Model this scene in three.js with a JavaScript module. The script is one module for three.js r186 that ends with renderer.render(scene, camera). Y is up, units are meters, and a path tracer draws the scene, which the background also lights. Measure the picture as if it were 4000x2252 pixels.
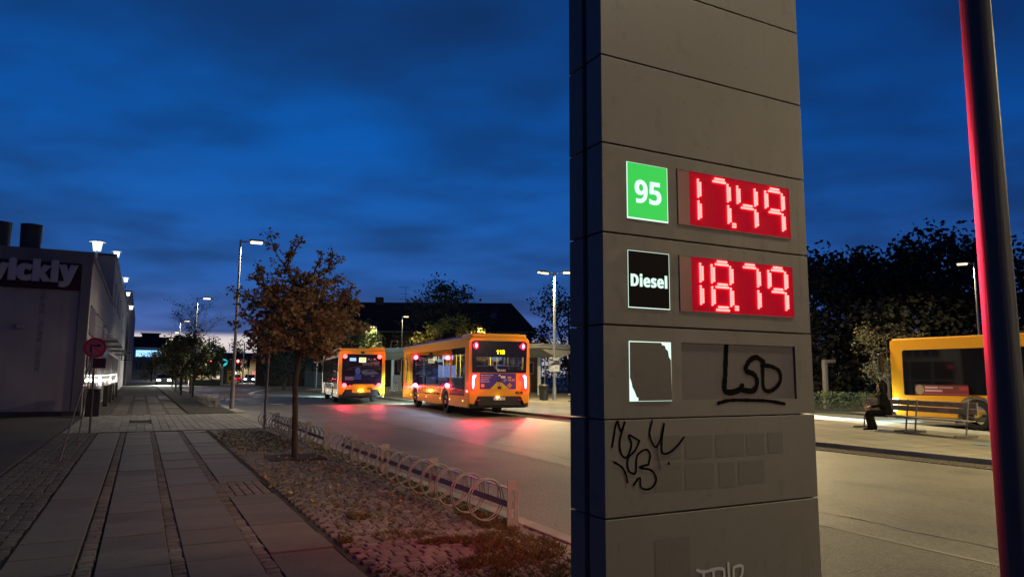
import * as THREE from 'three';
import { mergeGeometries, mergeVertices } from 'three/addons/utils/BufferGeometryUtils.js';
import { RoundedBoxGeometry } from 'three/addons/geometries/RoundedBoxGeometry.js';
import { TextGeometry } from 'three/addons/geometries/TextGeometry.js';
import { FontLoader } from 'three/addons/loaders/FontLoader.js';
import { MarchingCubes } from 'three/addons/objects/MarchingCubes.js';
import { RectAreaLightUniformsLib } from 'three/addons/lights/RectAreaLightUniformsLib.js';

// ---------------------------------------------------------------- camera, sky, light, exposure
RectAreaLightUniformsLib.init();
const scene = new THREE.Scene();
const R = (d) => d * Math.PI / 180;
const camera = new THREE.PerspectiveCamera(44.53, 4000 / 2252, 0.05, 1500);
camera.rotation.order = 'YXZ';
camera.position.set(0, 1.5, 0);
camera.rotation.set(R(7.06), R(-27.6), 0.0065);
const renderer = new THREE.WebGLRenderer({ antialias: true });
renderer.toneMapping = THREE.LinearToneMapping;
renderer.toneMappingExposure = 1;
renderer.shadowMap.enabled = true;

function mulberry(a) { return () => { a |= 0; a = a + 0x6D2B79F5 | 0; let t = Math.imul(a ^ a >>> 15, 1 | a); t = t + Math.imul(t ^ t >>> 7, 61 | t) ^ t; return ((t ^ t >>> 14) >>> 0) / 4294967296; }; }
const hash = (x, y, s) => { let h = Math.imul(x, 374761393) ^ Math.imul(y, 668265263) ^ Math.imul(s + 11, 2246822519); h = Math.imul(h ^ h >>> 13, 1274126177); return ((h ^ h >>> 16) >>> 0) / 4294967296; };
const mod = (a, n) => ((a % n) + n) % n;
function vnoise(x, y, s, px = 1e9, py = px) {
  const xi = Math.floor(x), yi = Math.floor(y), fx = x - xi, fy = y - yi, u = fx * fx * (3 - 2 * fx), v = fy * fy * (3 - 2 * fy);
  const g = (i, j) => hash(mod(xi + i, px), mod(yi + j, py), s);
  return (g(0, 0) * (1 - u) + g(1, 0) * u) * (1 - v) + (g(0, 1) * (1 - u) + g(1, 1) * u) * v;
}
function fbm(x, y, s, o = 4, px = 1e9, py = px) { let a = 0.5, t = 0, n = 0; for (let i = 0; i < o; i++) { t += a * vnoise(x, y, s + i, px, py); n += a; a *= 0.5; x *= 2; y *= 2; px *= 2; py *= 2; } return t / n; }
const lerp = (a, b, t) => a + (b - a) * t, clamp = (x, a = 0, b = 1) => Math.min(b, Math.max(a, x)), smooth = (a, b, x) => { const t = clamp((x - a) / (b - a)); return t * t * (3 - 2 * t); };

// dusk sky: air and cloud layers only, the same all round apart from the afterglow low in the north-west
{
  const W = 2048, H = 1024, d = new Float32Array(W * H * 4);
  const stops = [[0, .075, .115, .30], [3, .054, .100, .295], [7, .018, .080, .285], [12, .008, .074, .290], [18, .0030, .070, .300], [26, .0028, .046, .200], [36, .003, .026, .112], [55, .004, .016, .070], [90, .004, .013, .055]];
  for (let j = 0; j < H; j++) for (let i = 0; i < W; i++) {
    const v = (j + .5) / H, u = (i + .5) / W, el = (v - .5) * Math.PI, a = (u - .5) * 2 * Math.PI, k = (j * W + i) * 4;
    const y = Math.sin(el), x = Math.cos(el) * Math.cos(a), z = Math.cos(el) * Math.sin(a), e = Math.max(0, el * 180 / Math.PI);
    let s = 0; while (s < stops.length - 2 && stops[s + 1][0] < e) s++;
    const t = clamp((e - stops[s][0]) / (stops[s + 1][0] - stops[s][0]));
    let c = [1, 2, 3].map((n) => lerp(stops[s][n], stops[s + 1][n], t));
    const yy = Math.max(y, 0) + .10, cx = x / yy, cz = z / yy;
    const rx = x * .886 + z * .463, rz = -x * .463 + z * .886, dx = rx / yy, dz = rz / yy; const n1 = fbm(dx * .75 + 7.3 + .8 * fbm(dx * .8, dz * .8, 40, 3), dz * 1.0 + 3.1, 5, 6), n2 = fbm(dx * 2.6 + 20 + .6 * n1, dz * 3.4, 17, 5);
    const cl = smooth(.32, .68, n1 * .58 + n2 * .42);                      // 0 heavy cloud .. 1 thin cloud
    const w = smooth(0, 4, e);
    const dark = lerp(.64, 1.24, cl);
    c = c.map((q, n) => q * lerp(1, dark, w) + (n === 0 ? .003 * (1 - cl) * w : n === 1 ? .003 * (1 - cl) * w : .002 * (1 - cl)));
    const az = Math.atan2(x, -z) * 180 / Math.PI;                           // degrees to the right of -z
    const near = Math.exp(-Math.pow((az - 4) / 62, 2));                     // the side where the sun went down is a little lighter
    c = c.map((q, n) => q * lerp([.66, .50, .62][n], 1.16, near));
    const gap = smooth(3.05 + .35 * (fbm(az * .09, 1.7, 23, 3) - .5), 2.75, e) * Math.exp(-Math.pow((az - 6) / 26, 4)) * (.80 + .2 * smooth(.35, .6, fbm(az * .10 + 40, e * 1.6, 31, 4)));
    const gl = [.80, .70, .68]; c = c.map((q, n) => lerp(q, gl[n], gap));
    const fl = smooth(.62, .74, fbm(az * .16 + 11, e * .9 + 2, 61, 3)) * smooth(4.2, 5.2, e) * smooth(7.4, 6.3, e) * Math.exp(-Math.pow((az + 1) / 10, 2));
    c = c.map((q, n) => q + fl * [.04, .14, .34][n]);
    d[k] = c[0]; d[k + 1] = c[1]; d[k + 2] = c[2]; d[k + 3] = 1;
  }
  const sky = new THREE.DataTexture(d, W, H, THREE.RGBAFormat, THREE.FloatType);
  sky.mapping = THREE.EquirectangularReflectionMapping; sky.magFilter = THREE.LinearFilter; sky.minFilter = THREE.LinearFilter; sky.needsUpdate = true;
  scene.background = sky; scene.environment = sky;
}
// the sun is down: only a trace of warm afterglow from just over the horizon
const sun = new THREE.DirectionalLight(new THREE.Color(1, .8, .65), 0.02);
sun.position.set(10, 5, -100); sun.shadow.radius = 20; sun.castShadow = true; sun.name = 'afterglow';
for (const k of ['left', 'bottom']) sun.shadow.camera[k] = -150; for (const k of ['right', 'top']) sun.shadow.camera[k] = 150; sun.shadow.camera.far = 400;
scene.add(sun, sun.target);

// ---------------------------------------------------------------- helpers
const V = (x, y, z) => new THREE.Vector3(x, y, z);
const used = {};
function numbered(n) { used[n] = (used[n] ?? -1) + 1; return used[n] ? n + '_' + String(used[n]).padStart(3, '0') : n; }
function tag(o, label, category, group, kind) { o.userData.label = label; if (category) o.userData.category = category; if (group) o.userData.group = group; if (kind) o.userData.kind = kind; return o; }
function thing(name, label, category, p = [0, 0, 0], turn = 0, group) { const o = new THREE.Group(); o.name = numbered(name); o.position.set(...p); o.rotation.y = turn; scene.add(o); return tag(o, label, category, group); }
function part(name, g, m, parent) { const o = new THREE.Mesh(Array.isArray(g) ? merge(g) : g, m); o.name = parent === scene ? numbered(name) : name; o.castShadow = o.receiveShadow = true; parent.add(o); return o; }
function struct(name, g, m, label) { const o = part(name, g, m, scene); o.userData.kind = 'structure'; if (label) o.userData.label = label; return o; }
function merge(list) { const l = list.map((g) => g.index ? g.toNonIndexed() : g); for (const g of l) { for (const k of Object.keys(g.attributes)) if (!['position', 'normal', 'uv'].includes(k)) g.deleteAttribute(k); if (!g.attributes.uv) g.setAttribute('uv', new THREE.BufferAttribute(new Float32Array(g.attributes.position.count * 2), 2)); } return mergeGeometries(l); }
function wrapUV(g, s = 1) {            // uv in metres from the dominant axis
  const p = g.attributes.position, n = g.attributes.normal, uv = new Float32Array(p.count * 2);
  for (let i = 0; i < p.count; i++) { const a = Math.abs(n.getX(i)), b = Math.abs(n.getY(i)), c = Math.abs(n.getZ(i)); const x = p.getX(i), y = p.getY(i), z = p.getZ(i); if (b >= a && b >= c) { uv[2 * i] = x * s; uv[2 * i + 1] = z * s; } else if (a >= c) { uv[2 * i] = z * s; uv[2 * i + 1] = y * s; } else { uv[2 * i] = x * s; uv[2 * i + 1] = y * s; } }
  g.setAttribute('uv', new THREE.BufferAttribute(uv, 2)); return g;
}
const box = (x0, x1, y0, y1, z0, z1) => wrapUV(new THREE.BoxGeometry(Math.abs(x1 - x0), Math.abs(y1 - y0), Math.abs(z1 - z0)).translate((x0 + x1) / 2, (y0 + y1) / 2, (z0 + z1) / 2));
const rbox = (x0, x1, y0, y1, z0, z1, r = .01, s = 2) => wrapUV(new RoundedBoxGeometry(Math.abs(x1 - x0), Math.abs(y1 - y0), Math.abs(z1 - z0), s, r).translate((x0 + x1) / 2, (y0 + y1) / 2, (z0 + z1) / 2));
const cyl = (x, y0, y1, z, r0, r1 = r0, n = 14) => new THREE.CylinderGeometry(r1, r0, y1 - y0, n).translate(x, (y0 + y1) / 2, z);
function bar(a, b, r, r2 = r, n = 8) { const A = V(...a), B = V(...b), d = B.clone().sub(A), g = new THREE.CylinderGeometry(r2, r, d.length(), n); g.applyQuaternion(new THREE.Quaternion().setFromUnitVectors(V(0, 1, 0), d.normalize())); return g.translate(...A.add(B).multiplyScalar(.5).toArray()); }
function sheet(pts, y) { const s = new THREE.Shape(pts.map(([x, z]) => new THREE.Vector2(x, -z))); return wrapUV(new THREE.ShapeGeometry(s).rotateX(-Math.PI / 2).translate(0, y, 0)); }
function ribbon(pts, w, y) {           // flat painted line along x,z points
  const P = [], I = []; pts.forEach(([x, z, ww], i) => { const a = pts[Math.max(0, i - 1)], b = pts[Math.min(pts.length - 1, i + 1)]; let dx = b[0] - a[0], dz = b[1] - a[1]; const l = Math.hypot(dx, dz) || 1, h = (ww ?? w) / 2; dx /= l; dz /= l; P.push(x - dz * h, y, z + dx * h, x + dz * h, y, z - dx * h); if (i) { const k = 2 * i; I.push(k - 2, k - 1, k, k, k - 1, k + 1); } });
  const g = new THREE.BufferGeometry(); g.setAttribute('position', new THREE.Float32BufferAttribute(P, 3)); g.setIndex(I); g.computeVertexNormals(); return wrapUV(g.toNonIndexed());
}
const lin = (r, g, b) => new THREE.Color().setRGB(r, g, b);
const mats = {};
function M(r, g, b, rough = .8, o = {}) { const key = JSON.stringify([r, g, b, rough, Object.entries(o).map(([k, v]) => [k, v?.uuid ?? v])]); return mats[key] ??= new THREE.MeshPhysicalMaterial({ color: lin(r, g, b), roughness: rough, ...o }); }
function glow(r, g, b, k = 1, base = [.02, .02, .02]) { return M(...base, .5, { emissive: lin(r, g, b), emissiveIntensity: k }); }
const glass = (r, g, b, o = {}) => M(r, g, b, .03, { transmission: 1, thickness: 0, ior: 1.5, ...o });
function tex(n, fn, srgb = false, rep = 1) { const d = new Uint8Array(n * n * 4); for (let j = 0; j < n; j++) for (let i = 0; i < n; i++) { const c = fn(i / n, j / n), k = (j * n + i) * 4; d[k] = 255 * clamp(c[0]); d[k + 1] = 255 * clamp(c[1]); d[k + 2] = 255 * clamp(c[2]); d[k + 3] = 255; } const t = new THREE.DataTexture(d, n, n); t.wrapS = t.wrapT = THREE.RepeatWrapping; t.magFilter = THREE.LinearFilter; t.minFilter = THREE.LinearFilter; if (srgb) t.colorSpace = THREE.SRGBColorSpace; t.repeat.set(rep, rep); t.needsUpdate = true; return t; }
function canvasTex(w, h, draw) { const c = document.createElement('canvas'); c.width = w; c.height = h; draw(c.getContext('2d'), w, h); const t = new THREE.CanvasTexture(c); t.colorSpace = THREE.SRGBColorSpace; t.magFilter = THREE.LinearFilter; return t; }
const g1 = (v) => [v, v, v];
const fonts = await new FontLoader().loadAsync('fonts/droid/droid_sans_bold.typeface.json');
function textGeo(s, size, depth = .004, bold = 0, align = 'c') { const g = new TextGeometry(s, { font: fonts, size, depth, curveSegments: 4, bevelEnabled: bold > 0, bevelSize: bold, bevelThickness: depth * .2, bevelSegments: 1 }); g.computeBoundingBox(); const b = g.boundingBox; g.translate(align === 'c' ? -(b.min.x + b.max.x) / 2 : -b.min.x, -(b.min.y + b.max.y) / 2, 0); return g; }
function extr(pts, depth, o = {}) { const s = pts instanceof THREE.Shape ? pts : new THREE.Shape(pts.map(([x, y]) => new THREE.Vector2(x, y))); return new THREE.ExtrudeGeometry(s, { depth, bevelEnabled: false, curveSegments: 10, ...o }); }
function stroke(pts, w, z) {           // painted stroke in the x,y plane, smooth through the points
  const c = new THREE.CatmullRomCurve3(pts.map(([x, y]) => V(x, y, 0)), false, 'centripetal'), n = pts.length * 7, P = [], I = [];
  for (let i = 0; i <= n; i++) { const p = c.getPoint(i / n), t = c.getTangent(i / n), h = w / 2 * (.85 + .3 * hash(i, Math.round(w * 1e4), 3)); P.push(p.x - t.y * h, p.y + t.x * h, z, p.x + t.y * h, p.y - t.x * h, z); if (i) { const k = 2 * i; I.push(k - 2, k - 1, k, k, k - 1, k + 1); } }
  const g = new THREE.BufferGeometry(); g.setAttribute('position', new THREE.Float32BufferAttribute(P, 3)); g.setIndex(I); g.computeVertexNormals();
  const ends = [c.getPoint(0), c.getPoint(1)].map((p, i) => new THREE.CircleGeometry(w * .48, 10).translate(p.x, p.y, z + .0004 * (i + 1)));
  return merge([g, ...ends]);
}
function spot(parent, p, to, color, cd, angle = 70, pen = .6, soft = 4) { const l = new THREE.SpotLight(lin(...color), cd, 0, R(angle), pen, 2); l.position.set(...p); l.target.position.set(...to); l.castShadow = true; l.shadow.radius = soft; l.name = 'lamp_beam'; parent.add(l, l.target); return l; }
function point(parent, p, color, cd, soft = 2) { const l = new THREE.PointLight(lin(...color), cd, 0, 2); l.position.set(...p); l.castShadow = true; l.shadow.radius = soft; l.name = 'lamp_light'; parent.add(l); return l; }
function area(parent, p, look, w, h, color, k) { const l = new THREE.RectAreaLight(lin(...color), k, w, h); l.position.set(...p); l.name = 'panel_light'; parent.add(l); parent.updateMatrixWorld(true); const q = parent.localToWorld(V(...look)); l.lookAt(q); return l; }

// ---------------------------------------------------------------- textures and common materials
const T = {};
T.asphalt = tex(1024, (u, v) => { const f = hash(Math.floor(u * 1024), Math.floor(v * 1024), 1), f2 = vnoise(u * 340, v * 340, 6, 340), c = fbm(u * 7, v * 7, 9, 6, 7), tr = fbm(u * 9, v * 1.0, 14, 3, 9, 1), oil = smooth(.66, .8, fbm(u * 11, v * 8, 19, 4, 11, 8)); return g1((.78 + .80 * (c - .5) + .45 * (tr - .5) + .34 * (f - .5) + .26 * (f2 - .5)) * (1 - .28 * oil)); }, false, .085);
T.asphaltBump = tex(512, (u, v) => g1(.5 * vnoise(u * 200, v * 200, 2, 200) + .5 * vnoise(u * 90, v * 90, 3, 90)), false, .7);
T.patchy = tex(512, (u, v) => g1(.72 + .9 * (fbm(u * 4, v * 4, 51, 6, 4) - .5)), false, .055);
T.conc = tex(512, (u, v) => g1(.80 + .42 * (fbm(u * 6, v * 6, 21, 5, 6) - .5) + .16 * (vnoise(u * 200, v * 200, 8, 200) - .5)), false, .55);
T.concBump = tex(256, (u, v) => g1(fbm(u * 60, v * 60, 12, 3, 60)), false, 1.1);
T.grain = tex(256, (u, v) => g1(.86 + .30 * (fbm(u * 18, v * 18, 71, 5, 18) - .5)), false, .8);
T.rust = tex(256, (u, v) => g1(.75 + .7 * (fbm(u * 8, v * 8, 81, 5, 8) - .5)), false, 1);
T.bark = tex(256, (u, v) => g1(.6 + .8 * (fbm(u * 24, v * 5, 91, 4, 24, 5) - .5)), false, 1);
T.wall = tex(512, (u, v) => { const st = fbm(u * 26, v * 2.0, 33, 4, 26, 2), c = fbm(u * 5, v * 5, 35, 4, 5); return g1(.84 + .34 * (c - .5) - .10 * smooth(.56, .82, st)); }, false, .16);
T.panel = tex(1024, (u, v) => g1(.90 + .20 * (fbm(u * 4, v * 4, 43, 6, 4) - .5) + .10 * (vnoise(u * 400, v * 400, 46, 400) - .5) - .13 * smooth(.6, .8, fbm(u * 60, v * 2.2, 48, 4, 60, 2)) * smooth(.35, .7, fbm(u * 3, v * 3, 49, 3, 3)) - .10 * smooth(.70, .76, fbm(u * 30, v * 30, 50, 3, 30))), false, .42);
T.brick = tex(256, (u, v) => { const r = Math.floor(v * 16), x = u * 8 + (r % 2) * .5, b = hash(Math.floor(mod(x, 8)), r, 5); const j = (v * 16 % 1 < .14 || x % 1 < .07) ? .6 : 1; return [.62 * j * (.8 + .4 * b), .55 * j * (.8 + .4 * b), .5 * j * (.8 + .4 * b)]; }, false, .9);
const asphaltM = M(.180, .165, .130, .52, { map: T.asphalt, bumpMap: T.asphaltBump, bumpScale: .006 });
const asphaltDark = M(.130, .118, .094, .58, { map: T.asphalt, bumpMap: T.asphaltBump, bumpScale: .009 });
const steel = M(.42, .43, .42, .42, { metalness: .85, roughnessMap: T.grain }), steelDull = M(.36, .36, .35, .55, { metalness: .6, map: T.grain }), blackM = M(.012, .012, .013, .45), darkPlastic = M(.02, .02, .022, .6), rubber = M(.015, .015, .015, .85);
const whitePaint = M(.72, .72, .68, .6, { map: T.grain }), pale = M(.55, .54, .5, .7), woodM = M(.24, .18, .13, .75, { map: T.rust });
// ---------------------------------------------------------------- ground, road and paving
const RY = -.09;                                                            // road level; footpath and platform stand at about 0
struct('ground', wrapUV(new THREE.PlaneGeometry(900, 900, 1, 1).rotateX(-Math.PI / 2).translate(150, RY, -200)), asphaltM, 'grey asphalt of the road and bus station yard');
struct('asphalt_strip', sheet([[3.7, 6], [6.5, 6], [6.62, -4], [6.8, -10.8], [7.25, -18.4], [7.7, -29.3], [8.2, -40], [3.7, -40]], RY + .004), asphaltDark, 'darker coarser strip of asphalt along the kerb');
{
  const rn = mulberry(5), edge = [[6.55, 6], [6.62, -4], [6.8, -10.8], [7.25, -18.4], [7.7, -29.3], [8.2, -40]], pts = [];
  for (let i = 0; i < edge.length - 1; i++) for (let k = 0; k < 16; k++) { const t = k / 16; pts.push([lerp(edge[i][0], edge[i + 1][0], t) + .02 * (rn() - .5), lerp(edge[i][1], edge[i + 1][1], t), .035 + .03 * rn()]); }
  const s = struct('road_seam', ribbon(pts, .05, RY + .008), M(.22, .205, .17, .8), 'pale worn joint between two strips of asphalt');
  const cr = []; for (let z = 4; z > -16; z -= .22) cr.push([7.22 + .05 * Math.sin(z * 1.3) + .06 * (rn() - .5) - .012 * z * (z < -5 ? 1.6 : .2), z, .006 + .026 * Math.max(0, rn() - .15)]);
  struct('road_crack', ribbon(cr, .02, RY + .004), M(.018, .016, .013, .9), 'thin dark crack running along the road');
}
// road paint near the far junction
{
  const paint = M(.80, .80, .76, .6, { map: T.grain }), y = RY + .007;
  const mark = (pts, w) => struct('road_marking', ribbon(pts, w * 1.35, y), paint, 'white painted road marking near the junction');
  mark([[7.9, -60.7], [8.6, -64.5], [10.1, -71.4], [11.2, -76], [12.4, -79.6]], .28);
  for (const [x, z] of [[7.95, -59.6], [7.55, -55.4], [7.2, -51]]) mark([[x - .35, z], [x + .45, z + .1]], .7);
  mark([[5.75, -39.5], [7.0, -39.8]], .16); mark([[6.35, -39.6], [6.75, -38.7]], .3);
  mark([[13.1, -85], [19.7, -86]], .3); mark([[11.4, -68.2], [12.6, -66.6]], .3); mark([[12.3, -62.2], [13.0, -61]], .35); mark([[12.6, -58.4], [13.3, -57.2]], .35); mark([[11.1, -54], [11.9, -53.1]], .3); mark([[4.2, -52], [5.2, -52.3]], .14); mark([[4.1, -58], [5.2, -58.4]], .14);
  struct('cycle_lane', sheet([[4.6, -50], [7.1, -52], [10, -70], [6.5, -71]], RY + .003), M(.13, .075, .085, .8, { map: T.asphalt }), 'reddish cycle lane surface crossing the junction');
  struct('kerb', box(3.0, 60, RY, .02, -87.5, -87.2), M(.25, .24, .22, .8, { map: T.conc }), 'far kerb of the junction');
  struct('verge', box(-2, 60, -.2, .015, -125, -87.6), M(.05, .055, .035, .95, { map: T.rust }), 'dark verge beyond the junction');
}
// footpath with slabs
const soil = M(.045, .038, .030, .95, { map: T.rust, bumpMap: T.concBump, bumpScale: .01 });
const slabMats = [.90, .97, 1.04, 1.10].map((k, i) => M(.150 * k, .126 * k, .096 * k, .72, { map: [T.conc, T.conc, T.conc, T.conc][i], bumpMap: T.concBump, bumpScale: .0025 }));
const footpath = struct('footpath', box(-1.75, 3.52, -.2, -.035, 8, -118), soil, 'footpath of concrete slabs with stone rows beside the shop');
struct('side_yard', box(-40, -1.76, -.2, .004, 12, -29.4), M(.045, .043, .04, .9, { map: T.asphalt, bumpMap: T.asphaltBump, bumpScale: .006 }), 'dark asphalt yard left of the footpath');
const cols = [[-.86, -.37], [-.22, .30], [.415, .945], [1.06, 1.60]];
{
  const rn = mulberry(11), geos = cols.map(([a, b]) => rbox(a, b, -.05, 0, -.306, .306, .006, 1));
  const slab = (c, z) => { const s = part('concrete_slab', geos[c], slabMats[Math.floor(rn() * 4)], footpath); s.position.set(0, (rn() - .5) * .006, z); s.rotation.set((rn() - .5) * .006, 0, (rn() - .5) * .008); };
  for (let c = 0; c < 4; c++) for (let k = 0; k < 29; k++) { const z = -3.0 - k * .622; if (c === 3 && k > 10 && k < 13) continue; if (z > -20.9) slab(c, z); }
  for (let c = 0; c < 4; c++) for (let k = 0; k < 36; k++) { const z = -29.9 - k * .66 * (c === 2 ? 1 : 1); if (rn() < .05) continue; slab(c, z); }
  for (const [c, z] of [[1, -24.2], [1, -25.9]]) for (const s of [-1, 1]) { const m = part('concrete_slab', rbox(-.12, .12, -.05, .002, -.28, .28, .006, 1), slabMats[3], footpath); m.position.set(.04 + s * .13, .003, z); }
}
// cobbles: the nearest as pieces of their own, the rest as one mass
function cobbleGeo(seed) {
  const rn = mulberry(seed), q = (r, y, j) => [[-1, -1], [1, -1], [1, 1], [-1, 1]].map(([x, z]) => V(x * r + (rn() - .5) * j, y + (rn() - .5) * j * .4, z * r + (rn() - .5) * j));
  const a = q(.5, -.6, 0), b = q(.485, -.10, .06), c = q(.42, -.015, .07), m = V((rn() - .5) * .1, .01 + rn() * .03, (rn() - .5) * .1), P = [];
  const quad = (p, r, s, t) => P.push(p, s, r, p, t, s); for (let i = 0; i < 4; i++) { const k = (i + 1) % 4; quad(a[i], a[k], b[k], b[i]); quad(b[i], b[k], c[k], c[i]); P.push(c[i], m, c[k]); }
  const g = new THREE.BufferGeometry().setFromPoints(P); g.computeVertexNormals(); return wrapUV(g, 9);
}
const cobGeos = [1, 2, 3, 4].map(cobbleGeo), cobMats = [[.20, .18, .165], [.165, .15, .14], [.24, .215, .195], [.19, .16, .14]].map((c) => M(...c, .82, { map: T.rust }));
function cobbles(parent, spots, near, tone = 1) {                            // spots: x, z, size x, size z
  const rn = mulberry(spots.length), list = spots.map((s) => [...s, rn(), rn(), rn(), rn()]).sort((a, b) => b[1] - a[1]);
  list.slice(0, near).forEach(([x, z, sx, sz, a, b, c, d]) => { const o = part('cobblestone', cobGeos[Math.floor(a * 4)], cobMats[Math.floor(b * 4)], parent); o.position.set(x, -.010 + c * .008, z); o.scale.set(sx, .09, sz); o.rotation.set((a - .5) * .08, (d - .5) * .12, (b - .5) * .08); });
  const rest = list.slice(near); if (!rest.length) return;
  const im = new THREE.InstancedMesh(cobGeos[1], M(.20, .18, .165, .82, { map: T.rust }), rest.length), m = new THREE.Matrix4(), q = new THREE.Quaternion(), col = new THREE.Color();
  rest.forEach(([x, z, sx, sz, a, b, c, d], i) => { q.setFromEuler(new THREE.Euler((a - .5) * .08, (d - .5) * .12 + Math.floor(a * 2) * Math.PI, (b - .5) * .08)); m.compose(V(x, -.012 + c * .009, z), q, V(sx, .09, sz)); im.setMatrixAt(i, m); const k = (.7 + .6 * b) * tone; col.setRGB(k, k * (.94 + .08 * c), k * (.88 + .12 * a)); im.setColorAt(i, col); });
  im.name = 'cobblestones'; im.userData.kind = 'stuff'; im.castShadow = im.receiveShadow = true; parent.add(im);
}
const verge = struct('cobbled_verge', box(1.63, 3.52, -.06, -.028, 4, -20.95), soil, 'cobbled verge with weeds between footpath and kerb');
{
  const rn = mulberry(21), spots = [];
  for (let z = -3.6, r = 0; z > -20.9; z -= .112, r++) for (let x = 1.69 + (r % 2) * .06; x < 3.5;) { const w = .10 + rn() * .055; if (Math.hypot(x - 2.58, z + 13.45) > .48) spots.push([x + w / 2, z + (rn() - .5) * .02, w * .96, .104 + rn() * .012]); x += w; }
  for (let k = 11; k < 13; k++) for (let i = 0; i < 26; i++) { const z = -3.0 - k * .622 + (Math.floor(i / 5) - 2.5) * .115, x = 1.10 + (i % 5) * .11; spots.push([x, z, .1, .1]); }
  cobbles(verge, spots, 300);
  const rows = []; for (const x of [-.295, .358, 1.003]) for (let z = -3; z > -20.8; z -= .115 + rn() * .02) rows.push([x + (rn() - .5) * .012, z, .11, .108]);
  cobbles(footpath, rows, 120, .85);
  const rows2 = []; for (const x of [-.295, .358, 1.003]) for (let z = -29.6; z > -54; z -= .125) rows2.push([x, z, .11, .11]);
  for (let z = -4; z > -28.8; z -= .125) for (let x = -1.66; x < -.9; x += .118) rows2.push([x + (rn() - .5) * .02, z + (rn() - .5) * .02, .11, .115]);
  for (let z = -29.4; z > -60; z -= .16) for (let x = -1.66; x < -.9; x += .15) rows2.push([x + (rn() - .5) * .02, z + (rn() - .5) * .02, .14, .15]);
  cobbles(footpath, rows2, 0, .6);
}
// kerb stones along the road
{
  const kerbBase = struct('near_kerb', box(3.53, 3.69, -.2, -.03, 6, -20.9), M(.10, .095, .085, .9), 'granite kerb between the verge and the road');
  const g = rbox(-.085, .085, -.12, .006, -.49, .49, .012, 1), ms = [.9, 1, 1.12].map((k) => M(.30 * k, .275 * k, .24 * k, .75, { map: T.conc })), rn = mulberry(31);
  for (let k = 0; k < 26; k++) { const o = part('kerbstone', g, ms[k % 3], kerbBase); o.position.set(3.61 + (rn() - .5) * .01, (rn() - .5) * .008, 4 - k * 1.0); }
}
// crossing of narrow paver rows
{
  const cr = struct('driveway_crossing', box(-1.7, 3.72, -.06, -.03, -20.98, -29.45), soil, 'paved driveway crossing the footpath in narrow rows'), rn = mulberry(41);
  const g = rbox(-.098, .098, -.05, 0, -.505, .505, .006, 1), ms = [.85, 1, 1.15].map((k) => M(.25 * k, .235 * k, .2 * k, .75, { map: T.conc }));
  for (let c = 0; c < 26; c++) for (let k = 0; k < 8; k++) { const x = -1.56 + c * .205; if (Math.abs(x - .04) < .3 && (k === 3 || k === 4)) continue; const o = part('paver', g, ms[Math.floor(rn() * 3)], cr); o.position.set(x, .002 + (rn() - .5) * .008, -21.55 - k * 1.03); }
  struct('kerb', rbox(3.35, 3.75, RY, .03, -29.6, -36, .03), M(.24, .23, .2, .8, { map: T.conc }), 'rounded kerb end by the near street lamp');
  struct('planting_bed', box(1.7, 3.34, -.05, .01, -29.6, -88), M(.035, .032, .024, .95, { map: T.rust }), 'dark planting bed with young trees along the footpath');
}
// bus platform
const platform = struct('bus_platform', sheet([[14.0, 2], [20.8, 2], [20.8, -6], [21.3, -11.6], [23.9, -19.5], [31, -30], [40, -46], [40, -74], [18, -74], [14.6, -52], [14.0, -30]], -.004), M(.14, .128, .104, .85, { map: T.conc }), 'paved bus platform');
{
  const rn = mulberry(51), ms = [.9, 1, 1.08, 1.16].map((k) => M(.205 * k, .188 * k, .152 * k, .8, { map: T.conc, bumpMap: T.concBump, bumpScale: .003 })), coolLit = M(.46, .47, .45, .7, { map: T.conc });
  const g = rbox(-.43, .43, -.06, .02, -.74, .74, .006, 1);
  for (let r = 0; r < 8; r++) for (let k = 0; k < 28; k++) { const z = -3 - k * 1.5, x = 14.62 + r * .875; if (x > 20.3 && z > -7 || (x > 20 + Math.max(0, (-z - 6) * .33))) continue; const o = part('platform_slab', g, ms[Math.floor(rn() * 4)], platform); o.position.set(x, (rn() - .5) * .004, z); }
  const edge = struct('platform_kerb', merge([rbox(13.98, 14.14, RY, .03, 2, -30, .02), bar([14.06, -.03, -30], [14.7, -.03, -53], .09, .09, 4)]), M(.26, .245, .21, .8, { map: T.conc }), 'kerb along the bus platform');
  const gut = struct('gutter', box(13.35, 13.97, -.2, RY + .006, 2, -27), M(.05, .043, .035, .9, { map: T.rust }), 'dark stone gutter in front of the platform kerb');
  const sp = []; for (let z = 1; z > -26.9; z -= .19) for (let x = 13.42; x < 13.97; x += .18) sp.push([x, z, .165, .175]);
  const im = new THREE.InstancedMesh(cobGeos[2], M(.07, .058, .046, .85, { map: T.rust }), sp.length), m = new THREE.Matrix4(); sp.forEach(([x, z, a, b], i) => im.setMatrixAt(i, m.compose(V(x, RY + .02, z), new THREE.Quaternion(), V(a, .1, b)))); im.name = 'gutter_stones'; im.userData.kind = 'stuff'; gut.add(im);
  struct('light_tinted_paving', sheet([[20.0, 1], [20.78, 1], [20.78, -6], [21.25, -11.6], [23.8, -19.3], [28, -25.5], [26.6, -26], [22.0, -19.5], [19.9, -12], [19.9, -6]], .028), coolLit, 'paving along the far edge of the platform, tinted pale for the headlight glow');  // pale cool tint paints the headlight-lit band into the paving colour
  const blue = part('drain_cover', cyl(0, 0, .012, 0, .3, .3, 20), M(.12, .2, .28, .6, { map: T.grain }), scene); blue.position.set(17.0, .025, -9.35); tag(blue, 'small bluish round drain cover in the platform paving', 'drain cover');
}
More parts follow.
